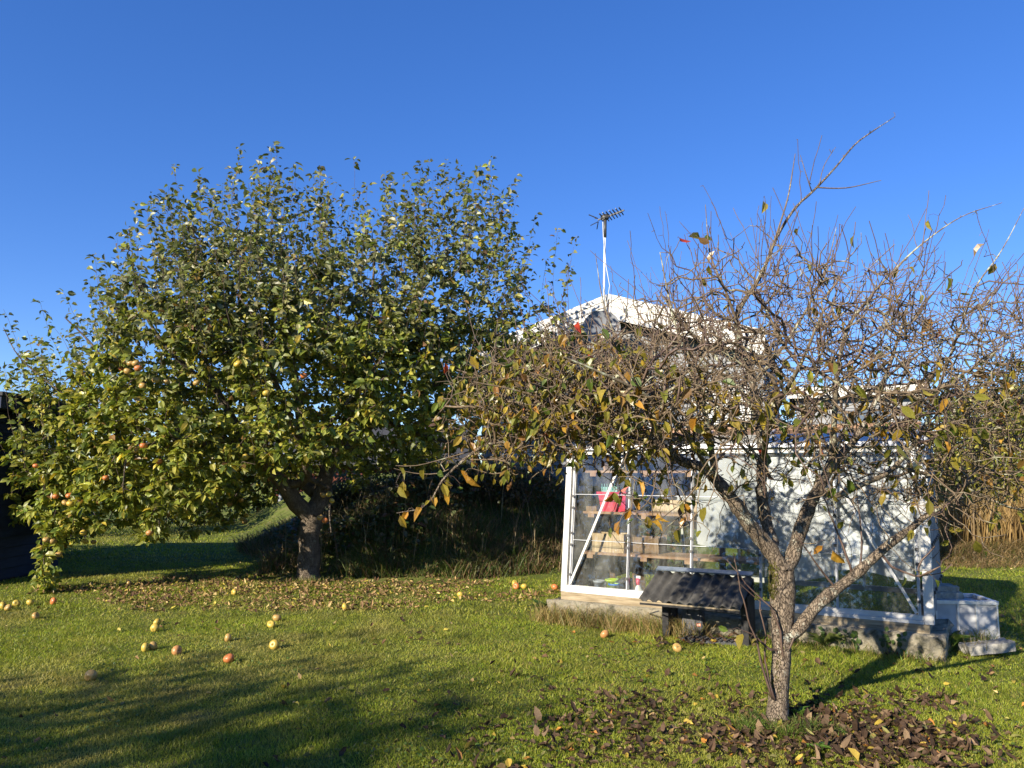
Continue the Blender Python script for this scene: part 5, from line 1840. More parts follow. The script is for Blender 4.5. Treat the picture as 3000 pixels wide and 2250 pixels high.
    for i in rng.choice(nn, 6000, p=wcl / wcl.sum()):
        d = unit(rng.normal(0, 1, 3) + np.array([0, 0, .35]) + tr.D[i] * .5)
        Ls = random.uniform(.05, .17)
        par = int(i)
        p = tr.P[i].copy()
        m = random.randint(2, 4)
        for q in range(m):
            p = p + d * Ls / m
            par = tr.node(p + rng.normal(0, .004, 3), par)
            d = unit(d + rng.normal(0, .35, 3))
    low2 = []
    for i in range(330):
        x = random.uniform(1780, 2950); y = env(x, BOT) + abs(random.gauss(0, 95)) - 20
        low2.append(at(x, y, Y + random.gauss(-.15, .5)))
    tips += tr.grow(np.array(low2), step=.06, turn=.5, jit=.22)
    n_old = tr.n
    chains_nodes = list(range(n_old))
    # young upright shoots
    shoot_ids = []
    cand = [i for i in range(n_old)]
    px, py, dd = project(tr.P[:n_old])
    w_ = (sm(1250, 850, py) * .8 + .2) * (dd > 3.0)
    pick = rng.choice(n_old, 470, p=w_ / w_.sum(), replace=False)
    sh_pairs = []
    for i in pick:
        out = (tr.P[i] - at(CX, 1350, Y)) * np.array([1, 1, .3])
        d = unit(np.array([0, 0, 1.0]) + out * random.uniform(.0, .45) + rng.normal(0, .26, 3))
        Ls = random.uniform(.10, .42) * (1 + .8 * float(sm(1100, 800, py[i])))
        e = tr.P[i] + d * Ls
        ex, ey, _ = project(e)
        if ey < env(ex, TOP) - 120: Ls *= .5
        m = max(3, int(Ls / .06))
        ids = [int(i)]
        par = int(i)
        bend = rng.normal(0, .025, 3)
        for q in range(1, m + 1):
            f = q / m
            par = tr.node(tr.P[i] + d * Ls * f + bend * f * f + rng.normal(0, .003, 3), par)
            ids.append(par)
        sh_pairs.append(ids)
    # suckers at the foot
    n_sh = len(sh_pairs)
    for (pts) in ([(2262, 2045, Y - .06), (2235, 1960, Y - .08), (2215, 1880, Y - .1), (2190, 1810, Y - .12), (2165, 1700, Y - .15), (2150, 1620, Y - .15)],
                  [(2268, 2050, Y - .06), (2243, 1940, Y - .07), (2240, 1850, Y - .08), (2225, 1760, Y - .1), (2160, 1700, Y - .15)],
                  [(2300, 1925, Y - .05), (2330, 1860, Y - .06), (2370, 1800, Y - .08), (2395, 1745, Y - .08)],
                  [(2296, 1930, Y - .05), (2285, 1850, Y - .08), (2260, 1780, Y - .1), (2200, 1730, Y - .12), (2130, 1640, Y - .12)],
                  [(2250, 1900, Y - .07), (2210, 1860, Y - .1), (2180, 1850, Y - .12)],
                  [(2610, 1660, Y - .2), (2680, 1690, Y - .22), (2760, 1680, Y - .24), (2790, 1655, Y - .24)],
                  [(2690, 1690, Y - .22), (2700, 1640, Y - .22), (2740, 1600, Y - .22)],
                  [(2500, 1690, Y - .15), (2470, 1600, Y - .15), (2420, 1480, Y - .15), (2400, 1380, Y - .15)],
                  [(2520, 1670, Y - .15), (2525, 1560, Y - .15), (2510, 1450, Y - .15)],
                  [(2450, 1730, Y - .12), (2370, 1620, Y - .2), (2330, 1560, Y - .2)]):
        P = [at(*p) for p in pts]
        j = int(np.argmin(((tr.P[:n_old] - P[0]) ** 2).sum(1)))
        par = j
        ids = [j]
        pp = [tr.P[j]] + P
        for a, b in zip(pp[:-1], pp[1:]):
            m = max(1, int(np.linalg.norm(b - a) / .05))
            for q in range(1, m + 1):
                par = tr.node(a + (b - a) * q / m + rng.normal(0, .003, 3), par); ids.append(par)
        sh_pairs.append(ids)
    chains = tr.finish(tip=.0024, e=2.25, cap=.0115)
    for ids in sh_pairs[n_sh:]:
        for q_, i in enumerate(ids[1:]):
            tr.rr[i] = max(tr.rr[i], .0062 * (1 - q_ / len(ids)) + .002)
    tw, ys_ = Tubes(), Tubes()
    shoot_set = set(i for ids in sh_pairs for i in ids[1:])
    for ch in chains:
        P, r = tr.chain_geo(ch)
        if len(P) < 2:
            continue
        k = tr.sk[ch[-1]]
        if k >= 0 and (r.max() > .0085):
            tb_ = Tubes()
            if k == 0:
                P = P + rng.normal(0, .002, P.shape)
            else:
                r = r * (1 + rng.normal(0, .07, len(P)))
            if k == 0:
                # trunk: knobbly cross section
                kk = 22
                V, Q = tube_np(P, r, kk)
                V = V.reshape(len(P), kk, 3)
                th = np.arange(kk) / kk * 6.283
                bumpy = 1 + .06 * np.sin(2 * th + 1)[None] + .05 * np.sin(3 * th)[None] * np.linspace(1, -1, len(P))[:, None] + rng.normal(0, .022, (len(P), kk))
                V = P[:, None] + (V - P[:, None]) * bumpy[..., None]
                np_mesh('trunk', V.reshape(-1, 3), [Q], 'pear_bark', parent=t)
            else:
                tb_.add(P, r, 10 if r.max() > .02 else 7)
                tb_.build('limb', 'pear_bark' if r.max() > .03 else ('pear_limb' if r.max() > .0125 else 'pear_twig'), t)
        elif ch[-1] in shoot_set:
            ys_.add(P, np.maximum(r, .0024 * np.linspace(1.25, .75, len(P))), 4)
        else:
            tw.add(P, np.maximum(r, .0017), 5 if r.max() > .005 else 4)
    # spurs and buds
    cand = [i for i in range(tr.n) if tr.rr[i] < .009 and tr.par[i] >= 0]
    for i in rng.choice(cand, 3400, replace=True):
        d = unit(rng.normal(0, 1, 3) + np.array([0, 0, .5]))
        Ls = random.uniform(.008, .035)
        p = tr.P[i]
        rr = min(.003, tr.rr[i] * .9)
        (ys_ if i in shoot_set else tw).add([p, p + d * Ls * .6, p + d * Ls + rng.normal(0, .004, 3)], [rr, rr * 1.1, rr * .6], 4)
    tw.build('twigs', 'pear_twig', t, kind='stuff')
    ys_.build('young_shoots', 'pear_shoot', t, kind='stuff')
    # leaves: sparse, hanging
    pos, ax, nm, sz, cl = [], [], [], [], []
    px, py, dd = project(tr.P[:tr.n])
    wl = np.zeros(tr.n)
    leftw = sm(2000, 1500, px) * sm(900, 1050, py)
    mid = sm(1000, 1150, py) * .25
    topw = sm(1000, 700, py) * .035
    wl = (leftw * 1.0 + mid * .8 + topw * .6 + .005) * (tr.rr[:tr.n] < .008) * (dd > 3.1)
    pick = rng.choice(tr.n, 3000, p=wl / wl.sum(), replace=False)
    pal = [(0.17, 0.18, 0.03), (0.28, 0.24, 0.04), (0.38, 0.27, 0.04), (0.40, 0.20, 0.03), (0.22, 0.11, 0.035), (0.45, 0.06, 0.03), (0.09, 0.14, 0.025), (0.13, 0.065, 0.04)]
    pet = Tubes()

    def hang(p, s, c):
        d = unit(rng.normal(0, 1, 3) * np.array([1, 1, .4]))
        lp = p + d * .02 + np.array([0, 0, -.012])
        pet.add([p, p + d * .014, lp], [.0011] * 3, 3)
        pos.append(lp); ax.append(d * .7 + np.array([0, 0, -random.uniform(.2, 1.6)])); nm.append(rng.normal(0, .6, 3) + np.array([-.3, -.6, .4])); sz.append(s); cl.append(c)

    for i in pick:
        small = px[i] < 1750 and random.random() < .6
        hang(tr.P[i], random.uniform(.032, .055) if small else random.uniform(.05, .085), None)
    # the big leaves one can point at
    big = [(1185, 1435, 'o'), (1160, 1420, 'y'), (1325, 1425, 'o'), (1360, 1390, 'o'), (1337, 1372, 'r'), (1352, 1425, 'g'), (1302, 1400, 'g'), (1240, 1480, 'o'), (1262, 1460, 'o'), (1205, 1490, 'o'), (1240, 1365, 'y'), (1180, 1400, 'y'), (1290, 1415, 'y'),
           (1670, 1350, 'y'), (1690, 1365, 'g'), (1660, 1385, 'y'), (1808, 1435, 'o'), (1845, 1455, 'o'), (1855, 1480, 'o'), (1888, 1500, 'y'), (1898, 1520, 'o'), (1825, 1520, 'o'), (1920, 1495, 'o'), (1865, 1330, 'y'), (1935, 1450, 'g'), (1990, 1465, 'o'), (2015, 1460, 'g'), (2020, 1510, 'o'),
           (1870, 1275, 'g'), (2225, 578, 'y'), (2640, 775, 'y'), (2720, 635, 'y'), (2895, 705, 'b'), (2925, 765, 'y'), (2140, 1850, 'g'), (2180, 1850, 'y'), (2200, 1870, 'y'), (2470, 1395, 'g'), (2650, 1210, 'g'), (2735, 930, 'r'), (2760, 955, 'r'), (1985, 698, 'r'), (2035, 690, 'b'), (2060, 692, 'y'),
           (1690, 945, 'r'), (1692, 980, 'r'), (1725, 1020, 'r'), (1985, 1065, 'g'), (2430, 1600, 'o'), (2420, 1590, 'o'), (2230, 1300, 'r'), (2240, 1320, 'g')]
    cm = {'o': (0.42, 0.21, 0.03), 'y': (0.27, 0.23, 0.04), 'g': (0.10, 0.15, 0.025), 'r': (0.45, 0.06, 0.03), 'b': (0.20, 0.09, 0.05)}
    for (x, y, c) in big:
        q = np.argmin((px - x) ** 2 + (py - y) ** 2 + ((dd - Y) * 30) ** 2)
        p = at(x, y, float(np.clip(tr.P[q][1], Y - .5, Y + .3)))
        Lk = np.linalg.norm(tr.P[q] - p)
        if Lk > .10:
            p = tr.P[q] + (p - tr.P[q]) * .10 / Lk; Lk = .10
        if Lk > .01:
            pet.add([tr.P[q], (tr.P[q] + p) / 2 + np.array([0, 0, .25 * Lk]), p + np.array([0, 0, .01])], [.0014, .0012, .0011], 4)
        hang(p, random.uniform(.07, .10), cm[c])
    pos = np.array(pos); ax = np.array(ax); nm = np.array(nm); sz = np.array(sz); n = len(pos)
    C_ = colmix(n, pal, [3.2, 3.4, 2.2, .8, 1.0, .05, 1.6, .5], .2)
    for i, c in enumerate(cl):
        if c is not None:
            C_[i] = np.array(c) * random.uniform(.85, 1.15)
    V = leaf_geo(pos, ax, nm, sz, .58, 1.2 + rng.random(n), rng.normal(.15, .3, n), wav=.04)
    pet.build('petioles', 'pear_shoot', t, kind='stuff')
    px, py, dd = project(pos)
    order = np.argsort(-(sz / dd) * ((px > 0) & (px < 3000)))
    mask = np.zeros(n, bool); mask[order[:300]] = True
    leaf_objects('leaf', V[mask], C_[mask], 'pear_leaf', t, variants=60)
    o = leaves_mesh('crown', V[~mask], C_[~mask], 'pear_leaf', parent=t)
    o['kind'] = 'stuff'
    # moss on the trunk
    mo = Blades()
    n = 2600
    zz = rng.uniform(.15, .95, n); a = rng.normal(3.4, .5, n)
    tp = tr.P[:40]
    ks = np.array([int(np.argmin(np.abs(tp[:, 2] - z))) for z in zz])
    rad = tr.rr[ks] * 1.01
    x = tp[ks, 0] + rad * np.cos(a); y = tp[ks, 1] + rad * np.sin(a)
    keep = nz2(zz * 6, a * 2, 1.0, 5) > .5
    x, y, zz = x[keep], y[keep], zz[keep]
    mo.add(x, y, np.full(len(x), .014), np.full(len(x), .004), np.full(len(x), 1.2), colmix(len(x), [(0.10, 0.11, 0.015), (0.15, 0.14, 0.02)], [1, 1]), z=zz)
    o = mo.build('moss', parent=t); o['kind'] = 'stuff'
    print('pear nodes', tr.n, 'leaves', len(pos))
    return t, tr


pear_t, PT = pear_tree()


# ------------------------------------------------------------------ trees behind the photographer that shade the near lawn
def shade_tree(lb, x, y, h, rx, rz0, nleaf):
    t = thing('garden_tree', lb, 'tree', (x, y, 0), 'garden trees behind the viewpoint')
    tr = Tree(12000)
    b = np.array([x, y, 0.0])
    tr.limb([b + [0, 0, -.05], b + [.05, 0, h * .3], b + [0, .1, h * .6], b + [.1, 0, h * .9]], [.16, .13, .09, .03], None, 0, step=.3)
    n = 260
    d = unit(rng.normal(0, 1, (n, 3))) * rng.random((n, 1)) ** .4
    tg = b + np.array([0, 0, (rz0 + h) / 2]) + d * np.array([rx, rx, (h - rz0) / 2])
    tips = tr.grow(tg, step=.3, jit=.15)
    ch = tr.finish(tip=.006, e=2.4, cap=.06)
    tw = Tubes()
    for c in ch:
        P, r = tr.chain_geo(c)
        if tr.sk[c[-1]] == 0:
            tk = Tubes(); tk.add(P, r, 10); tk.build('trunk', 'apple_bark', t)
        else:
            tw.add(P, r, 5)
    tw.build('branches', 'apple_twig', t)
    k = rng.choice(tips, nleaf)
    p = tr.P[k] + rng.normal(0, .2, (nleaf, 3))
    V = leaf_geo(p, rng.normal(0, 1, (nleaf, 3)), rng.normal(0, .6, (nleaf, 3)) + np.array([0, 0, .7]), .10 + .06 * rng.random(nleaf), .7)
    leaves_mesh('crown', V, colmix(nleaf, [(0.07, 0.11, 0.02), (0.12, 0.14, 0.03)], [1, 1]), 'leaf', parent=t)


def shade_at(px, py, hc):
    """where a crown centre of height hc must stand to shade the lawn at that pixel"""
    p = gpt(px, py)
    k = hc / math.tan(SUN_EL)
    s = np.array(SUN_AZ) / np.linalg.norm(SUN_AZ)
    return p[0] + s[0] * k, p[1] + s[1] * k


for (px, py, hc, rx, lb) in ((260, 2200, 4.6, 1.05, 'leafy garden tree behind the viewpoint shading the lower left lawn'),
                             (640, 2290, 5.2, .6, 'smaller leafy tree behind the viewpoint shading the lower middle lawn'),
                             (-150, 2140, 4.2, 1.0, 'leafy tree at the far left behind the viewpoint')):
    x, y = shade_at(px, py, hc)
    shade_tree(lb, x, y, hc + 1.0, rx, hc - 1.0, 620)

# hedge of tall bushes behind the viewpoint: what the greenhouse glass mirrors
for (x, y, h, lb) in ((-13.5, 3.0, 3.9, 'tall hedge bush left of the viewpoint, out of the picture'), (-13.4, -.5, 4.7, 'second hedge bush left behind the viewpoint'), (-12.6, -4.0, 4.9, 'third hedge bush behind the viewpoint'),
                      (-11.4, -7.6, 4.9, 'fourth hedge bush behind the viewpoint'), (-9.0, -10.4, 4.8, 'fifth hedge bush behind the viewpoint')):
    shrub('hedge_bush', lb, 'bush', np.array([x, y, 0.0]), 2.2, 1.9, h, 2600, .20, DG, [3, 3, 1, .5], group='hedge bushes behind the viewpoint', stems=10, thr=.25)
# ================================================================== APPLES
def apple_mesh(mat, k=18):
    prof = []
    for i in range(15):
        a = math.pi * i / 14
        r = math.sin(a) * (1 + .10 * math.cos(a)) + .02
        z = .90 * math.cos(a)
        if i < 3: z -= (.30, .14, .02)[i]; r *= (1, .9, 1)[i]
        if i > 11: z += (.01, .10, .20)[i - 12]
        prof.append((max(.004, r if 0 < i < 14 else .004), z))
    m = MB()
    m.lathe(prof[::-1], (0, 0, 0), k)
    v = np.array(m.v)
    th = np.arctan2(v[:, 1], v[:, 0])
    v[:, :2] *= (1 + .03 * np.cos(5 * th) * (v[:, 2] < 0)[:] + .02 * np.cos(2 * th + 1))[:, None]
    me = bpy.data.meshes.new('apple')
    me.from_pydata(v.tolist(), [], m.f)
    me.polygons.foreach_set('use_smooth', [True] * len(me.polygons))
    me.materials.append(M[mat])
    return me


AM = {c: apple_mesh(m) for c, m in (('y', 'apple_yellow'), ('t', 'apple_tan'), ('r', 'apple_red'), ('u', 'apple_rust'))}
ms = MB(); ms.tube([(0, 0, .55), (.02, .01, .8), (.10, .03, 1.12)], [.05, .04, .06], 6)
st_me = bpy.data.meshes.new('stem'); st_me.from_pydata(ms.v, [], ms.f); st_me.materials.append(M['apple_twig'])
mc = MB()
for i in range(5):
    a = i * 1.2566
    mc.add([(.05 * math.cos(a - .5), .05 * math.sin(a - .5), -.70), (.05 * math.cos(a + .5), .05 * math.sin(a + .5), -.70), (.16 * math.cos(a), .16 * math.sin(a), -.86)], [(0, 1, 2)])
cx_me = bpy.data.meshes.new('calyx'); cx_me.from_pydata(mc.v, [], mc.f); cx_me.materials.append(M['dark_metal'])


def put_apple(p, r, c, label, group, hanging=False):
    o = bpy.data.objects.new('apple', AM[c])
    col.objects.link(o)
    o.location = [float(q) for q in p]
    o.scale = (r * random.uniform(.92, 1.06), r * random.uniform(.92, 1.06), r * random.uniform(.86, 1.0))
    o.rotation_euler = (random.gauss(0, .3), random.gauss(0, .3), random.random() * 6) if hanging else (random.uniform(-1.8, 1.8), random.uniform(-1.2, 1.2), random.random() * 6)
    tag(o, label, 'apple', group)
    for nm_, me in (('stem', st_me), ('calyx', cx_me)):
        s = bpy.data.objects.new(nm_, me); col.objects.link(s); s.parent = o
    return o


CN = {'y': 'yellow', 't': 'tan yellow', 'r': 'red blushed', 'u': 'rusty brown'}
ground_apples = [   # px, py, colour, place
    (47, 1767, 'y', 'left of the hanging spray in the row of windfalls'), (88, 1765, 'y', 'just left of the foot of the hanging spray'), (156, 1761, 'r', 'just right of the foot of the hanging spray'),
    (8, 1774, 'y', 'at the left picture edge'), (23, 1780, 't', 'second from the left picture edge'), (104, 1804, 't', 'alone below the hanging spray'),
    (460, 1823, 'y', 'upper one of a touching pair on the lawn'), (453, 1840, 'y', 'lower one of a touching pair on the lawn'), (425, 1897, 'y', 'larger front one of two windfalls lying together'), (449, 1892, 't', 'smaller one behind another windfall'),
    (517, 1906, 'u', 'beside a curled leaf left of the lawn centre'), (265, 1979, 't', 'lone large windfall nearest the shaded lower left lawn'), (668, 1868, 't', 'above the red blushed windfall'), (803, 1889, 'y', 'showing its calyx right of the red blushed windfall'),
    (794, 1829, 'y', 'in front of a paler windfall at the leaf litter edge'), (811, 1810, 't', 'at the leaf litter edge behind a yellow windfall'), (670, 1929, 'r', 'lone one on the middle left lawn'), (686, 1735, 'y', 'in the litter left of the apple trunk'), (377, 1708, 't', 'in the shaded litter far left of the trunk'),
    (1348, 1742, 'y', 'bright lone windfall on green grass right of the apple trunk'), (1011, 1778, 'y', 'alone at the litter edge below the apple trunk'), (1508, 1708, 'y', 'behind the red windfall left of the greenhouse'), (1512, 1717, 'r', 'among windfalls left of the greenhouse'), (1536, 1718, 'y', 'small one right of the red windfall near the greenhouse'), (1625, 1720, 'r', 'against the greenhouse sill corner'),
    (1984, 1898, 't', 'half eaten one below the mower shelter'), (1772, 1858, 'u', 'rotting flat one on the grass below the plinth')]
for (x, y, c, pl) in ground_apples:
    p = gpt(x, y)
    r = random.uniform(.037, .044)
    p = gpt(x, y + r * .8 * F / math.hypot(p[1], 1.5))
    put_apple((p[0], p[1], p[2] + r * .70), r, c, f'{CN[c]} fallen apple {pl}', 'windfall apples on the lawn')
hang_apples = [
    (365, 1060, 't', 'in the high left cluster, leftmost of its top row'), (383, 1064, 't', 'in the high left cluster, middle of its top row'), (398, 1065, 't', 'in the high left cluster, right of its top row'), (357, 1082, 'r', 'in the high left cluster, lower left'), (405, 1079, 'r', 'in the high left cluster, lower right'), (374, 1088, 't', 'in the high left cluster, lowest'),
    (457, 1113, 't', 'against the sky below the high left cluster'), (487, 1118, 't', 'against the sky right of its neighbour below the high left cluster'), (418, 1131, 't', 'lone one below the high left cluster'),
    (696, 1066, 'y', 'left one of a high pair in mid crown'), (722, 1056, 'y', 'right one of a high pair in mid crown'), (744, 1154, 't', 'left one of the mid crown pair by a bare stem'), (781, 1152, 'y', 'right one of the mid crown pair by a bare stem'), (967, 1072, 'y', 'lone high one above the trunk'),
    (397, 1319, 't', 'beside a red apple in the left crown'), (420, 1307, 'r', 'beside a yellow apple in the left crown'), (466, 1353, 'r', 'lone one right of the left crown pair'), (719, 1339, 'y', 'lone one left of the fork of the trunk'),
    (163, 1455, 'r', 'in the low left cluster, leftmost'), (203, 1452, 'r', 'in the low left cluster, rightmost'), (192, 1473, 't', 'in the low left cluster, lower left'), (206, 1476, 'y', 'in the low left cluster, lower right'), (7, 1493, 'r', 'at the left picture edge'), (106, 1364, 'r', 'near the shed at the left'),
    (963, 1448, 'y', 'topmost of the trunk side cluster'), (947, 1450, 't', 'left of the trunk side cluster, half hidden'), (972, 1467, 'y', 'lowest of the trunk side cluster'), (938, 1516, 't', 'left of the pair in the sprig on the trunk'), (952, 1525, 'r', 'right of the pair in the sprig on the trunk'),
    (710, 1522, 'y', 'left of the low dangling cluster'), (721, 1510, 'y', 'top of the low dangling cluster'), (717, 1529, 't', 'bottom of the low dangling cluster'), (673, 1477, 't', 'small dark one left of the low dangling cluster'), (707, 1466, 't', 'high one over the low dangling cluster'),
    (438, 1561, 'u', 'lone low one in the drooping leaves left of centre'), (135, 1581, 't', 'in the hanging spray, left of the upper pair'), (154, 1586, 't', 'in the hanging spray, right of the upper pair'), (249, 1586, 'y', 'right of the hanging spray'), (274, 1588, 't', 'farthest right of the hanging spray'), (244, 1561, 'y', 'above the pair right of the hanging spray'), (172, 1624, 't', 'low in the hanging spray'),
    (890, 1100, 'r', 'lone one high in the crown over the trunk'), (576, 1122, 't', 'in the upper middle crown'), (310, 1400, 'r', 'half hidden in the lower left crown'), (545, 1180, 't', 'half hidden left of the crown centre')]
tm = Tubes()
LEAFP = project(t_pos[0])
for (x, y, c, pl) in hang_apples:
    # hang it at the front of the leaves there
    Yd = float(APPLE[1]) - 1.15 - random.random() * .35
    if x < 300: Yd = float(APPLE[1]) - 1.15
    if x > 900: Yd = float(APPLE[1]) - .95
    lx, ly, ld = LEAFP
    near = (np.abs(lx - x) < 26) & (np.abs(ly - y) < 26)
    if near.sum() > 3:
        Yd = float(np.percentile(t_pos[0][near, 1], 6)) - .04
    p = at(x, y, Yd)
    j = int(np.argmin(((APT.P[:APT.n] - (p + np.array([0, .1, .05]))) ** 2).sum(1)))
    r = random.uniform(.036, .043)
    tm.add([APT.P[j], (APT.P[j] + p) / 2 + np.array([0, 0, .05]), p + np.array([0, 0, r * .9])], [.003, .0025, .0025], 4)
    put_apple(p, r, c, f'{CN[c]} hanging apple {pl}', 'apples hanging in the apple tree', True)
tm.build('fruit_stalks', 'apple_twig', apple_t, kind='stuff')

# ================================================================== FALLEN LEAVES
def litter_set(n, fn, pal, wts, size, lift=0.01, curl=.5, tilt=.38):
    x, y = fn(n)
    k = ~inside_gh(x, y, .16)
    x, y = x[k], y[k]
    n = len(x)
    p = np.stack([x, y, GZ(x, y) + .006 + rng.random(n) * lift], -1)
    a = rng.random(n) * 6.283
    V = leaf_geo(p, np.stack([np.cos(a), np.sin(a), rng.normal(.04, .16, n)], -1), np.stack([rng.normal(0, tilt, n), rng.normal(-.1, tilt, n), np.ones(n)], -1),
                 size * (.6 + .7 * rng.random(n)), .5 + .25 * rng.random(n), .2 + rng.random(n) * 2.4, rng.normal(-.05, curl, n), wav=.10)
    return V, colmix(n, pal, wts, .22)


BROWN = [(0.065, 0.040, 0.025), (0.105, 0.066, 0.042), (0.036, 0.024, 0.017), (0.23, 0.16, 0.10), (0.40, 0.30, 0.05), (0.42, 0.19, 0.04), (0.24, 0.24, 0.08)]
TAN = [(0.40, 0.29, 0.13), (0.28, 0.18, 0.085), (0.50, 0.40, 0.18), (0.18, 0.10, 0.055), (0.48, 0.40, 0.07), (0.10, 0.06, 0.035)]


def around_pear(n):
    a = rng.random(n) * 6.283; q = np.abs(rng.normal(0, 1, n))
    x = PEAR[0] + q * np.cos(a) * 1.15; y = PEAR[1] - .12 + q * np.sin(a) * .55
    k = nz2(x, y, 2.4, 55) > .40 - .25 * np.exp(-q * 2)
    return x[k], y[k]


def heap_right(n):
    x = PEAR[0] + .1 + np.abs(rng.normal(0, .45, n)); y = PEAR[1] - .15 + rng.normal(0, .28, n) - .25 * (x - PEAR[0])
    return x, y


def front_band(n):
    x = rng.uniform(-1.3, 2.9, n); y = 3.25 + rng.random(n) ** 1.5 * 2.2
    k = (nz2(x, y, 1.9, 61) * .6 + nz2(x, y, 5.0, 62) * .4 > .47 + .09 * rng.normal(0, 1, n) - .08 * sm(3.9, 3.3, y)) & (x > -.1 - (4.4 - y) * .8 + .3 * rng.normal(0, 1, n))
    return x[k], y[k]


def scatter_right(n):
    x, y = view_samples(n, 3.3, 8.2)
    k = (x > -.3 + rng.normal(0, .7, len(x))) & (nz2(x, y, 2.2, 66) > .45)
    return x[k], y[k]


def shelter_foot(n):
    p = gpt(2080, 1880)
    return p[0] + rng.normal(0, .30, n), p[1] + rng.normal(-.02, .09, n)


def under_apple(n):
    a = rng.random(n) * 6.283; q = np.sqrt(rng.random(n)) * 1.0
    x = APPLE[0] + .1 + q * np.cos(a) * 3.3; y = APPLE[1] - .75 + q * np.sin(a) * 1.6
    k = nz2(x, y, 1.5, 71) * .7 + nz2(x, y, 4.5, 72) * .3 > .25 + .45 * q ** 2 + .1 * rng.normal(0, 1, n)
    return x[k], y[k]


def scatter_all(n):
    x, y = view_samples(n, 3.4, 14)
    k = nz2(x, y, 1.7, 77) > .5
    return x[k], y[k]


groups = []
for (n, fn, pal, wts, size, kind) in (
        (1300, around_pear, BROWN, [4, 3, 3, 1.4, .35, .3, .35], .047, 'pear'), (900, heap_right, BROWN, [4, 3, 3, 1.4, .3, .25, .3], .050, 'pear'), (6500, front_band, BROWN, [4, 3, 3, 1.4, .3, .25, .3], .047, 'pear'),
        (1700, scatter_right, BROWN, [3, 3, 2.5, 1.4, .9, .7, .8], .052, 'pear'), (110, shelter_foot, BROWN, [4, 3, 3, 1, .5, .4, .4], .055, 'pear'),
        (6000, under_apple, TAN, [2.6, 3.4, 1.6, 3.4, .8, 3], .048, 'apple'), (900, scatter_all, TAN, [2, 3, 2, 3, 1, 3], .045, 'lawn')):
    V, C_ = litter_set(n, fn, pal, wts, size, lift=.016 if kind == 'pear' else .012)
    groups.append((V, C_, kind))
allV = np.concatenate([g[0] for g in groups]); allC = np.concatenate([g[1] for g in groups]); allK = np.concatenate([[g[2]] * len(g[0]) for g in groups])
cen = allV.mean(1)
px, py, dd = project(cen)
L_ = np.linalg.norm(allV[:, 5] - allV[:, 0], axis=1)
sc_ = L_ / dd * ((px > 20) & (px < 2980) & (py < 2240))
order = np.argsort(-sc_)
mask = np.zeros(len(allV), bool); mask[order[:300]] = True


def fall_tag(o, i):
    c = selC[i]; p = selP[i]
    if c[0] > .33 and c[1] > c[0] * .62: hue = 'yellow'
    elif c[0] > .28: hue = 'orange'
    elif c[1] > c[0] * .85: hue = 'pale green'
    elif c[0] < .055: hue = 'blackish brown'
    else: hue = 'brown'
    d = math.hypot(p[0] - PEAR[0], p[1] - PEAR[1])
    if d < .55: pl = 'in the heap around the pear trunk'
    elif p[0] > PEAR[0]: pl = 'on the grass right of the pear trunk'
    elif p[0] > .4: pl = 'on the near lawn left of the pear trunk'
    else: pl = 'on the near lawn at lower centre'
    tag(o, f'{hue} fallen leaf lying {pl}', 'leaf', f'{hue} fallen leaves {pl}')


selC, selP = allC[mask], cen[mask]
leaf_objects('fallen_leaf', allV[mask], selC, 'dead_leaf', None, fall_tag, variants=60)
o = leaves_mesh('leaf_litter', allV[~mask], allC[~mask], 'dead_leaf')
tag(o, 'litter of tan and dark brown fallen leaves strewn over the lawn', 'leaf litter', kind='stuff')


# ================================================================== SMALL PLANTS
def rosette(lb, p, n, L, wd, pal, rise=.6, group=None, name='weed'):
    t = thing(name, lb, 'plant', (p[0], p[1], p[2]), group)
    for i in range(n):
        a = 6.283 * i / n + random.gauss(0, .25)
        d = np.array([math.cos(a), math.sin(a), rise * random.uniform(.5, 1.4)])
        V = leaf_geo(np.array([[p[0], p[1], p[2] + .01]]), d[None], np.array([[-d[0] * .6, -d[1] * .6, 1.0]]), np.array([L * random.uniform(.7, 1.2)]), wd, 1.3, .35, wav=.05)
        leaves_mesh('leaf', V, colmix(1, pal, [1] * len(pal), .12), 'leaf', parent=t)
    return t


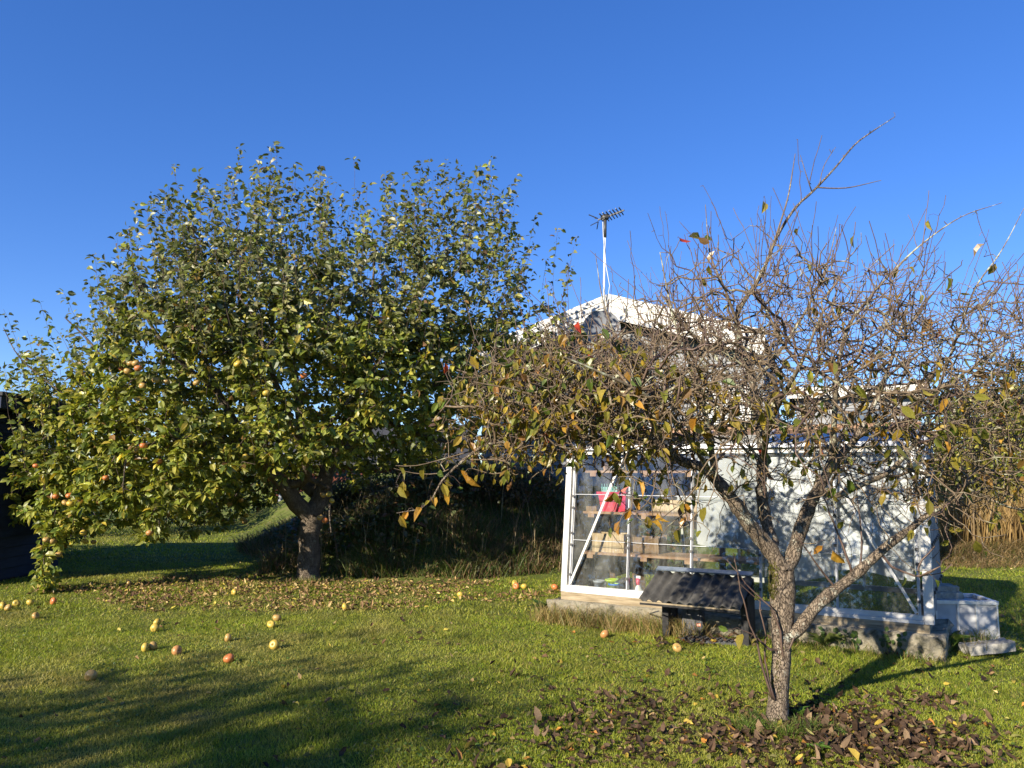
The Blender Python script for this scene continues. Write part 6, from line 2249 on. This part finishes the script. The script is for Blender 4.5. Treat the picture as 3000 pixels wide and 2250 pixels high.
WG = [(0.075, 0.15, 0.02), (0.10, 0.18, 0.03)]
rosette('bright green thistle like weed at the right foot of the pear trunk', gpt(2338, 2110), 9, .11, .34, WG, 1.6)
rosette('small dandelion rosette in the leaves right of the pear trunk', gpt(2400, 2200), 8, .09, .30, WG, .5)
rosette('green weed rosette among dark leaves near the lower edge', gpt(2470, 2160), 7, .08, .3, WG, .6)
rosette('broad leaved dark plant at the left corner of the plinth', gpt(1588, 1790), 9, .17, .6, [(0.045, 0.09, 0.018), (0.06, 0.11, 0.02)], 1.2, name='dock_plant')
rosette('leafy weed at the plinth left of the shelter post', gpt(1880, 1840), 9, .12, .5, WG, 1.0)
rosette('arching green plant under the greenhouse behind the low limb', gpt(2415, 1895), 14, .20, .14, [(0.06, 0.10, 0.02), (0.12, 0.14, 0.04)], 1.0)
rosette('green leaf tuft at the foot of the cold frame', gpt(2780, 1900), 14, .22, .18, [(0.06, 0.12, 0.02), (0.09, 0.14, 0.03)], .9)
# ivy on the plinth at the right
t = thing('ivy', 'ivy strands creeping over the right plinth below the sill', 'ivy', G(2.6, -.18, 0))
tu = Tubes()
pp, aa = [], []
for k in range(7):
    u = 2.1 + k * .17 + random.gauss(0, .03)
    pts = [G(u + .04 * math.sin(q * 2 + k), -.205 + .005 * q, .0 + q * .045) for q in range(5)]
    tu.add(pts, [.004, .0035, .003, .0025, .002], 5)
    for q in range(9):
        f = random.random() * 4
        i = int(f)
        pp.append(pts[i] + (pts[min(4, i + 1)] - pts[i]) * (f - i) + rng.normal(0, .018, 3) - np.array([EV[0], EV[1], 0]) * .015)
tu.build('stems', 'apple_twig', t, kind='stuff')
pp = np.array(pp); n = len(pp)
V = leaf_geo(pp, rng.normal(0, 1, (n, 3)) * np.array([1, .3, 1]), np.tile(np.array([[-.52, -.85, .4]]), (n, 1)) + rng.normal(0, .3, (n, 3)), .035 + .02 * rng.random(n), .85)
Ci = colmix(n, [(0.035, 0.07, 0.018), (0.06, 0.10, 0.02)], [1, 1])
for i in range(n):
    leaves_mesh('leaf', V[i:i + 1], Ci[i:i + 1], 'leaf', parent=t)

# clover and moss patches in the lawn
n = 9000
x, y = view_samples(n, 3.3, 8.5)
k = ~inside_gh(x, y, .2) & (nz2(x, y, 1.6, 91) * .6 + nz2(x, y, 4.2, 92) * .4 > .56)
x, y = x[k], y[k]; n = len(x)
V = leaf_geo(np.stack([x, y, GZ(x, y) + .008 + .012 * rng.random(n)], -1), np.stack([rng.normal(0, 1, n), rng.normal(0, 1, n), rng.normal(0, .25, n)], -1), np.stack([rng.normal(0, .35, n), rng.normal(-.2, .35, n), np.ones(n)], -1), .012 + .016 * rng.random(n), .95, .6, .2)
o = leaves_mesh('clover', V, colmix(n, [(0.075, 0.135, 0.02), (0.11, 0.17, 0.03), (0.15, 0.17, 0.05)], [2, 2, 1], .2), 'leaf')
tag(o, 'small clover and weed leaves growing in patches in the lawn', 'clover', kind='stuff')
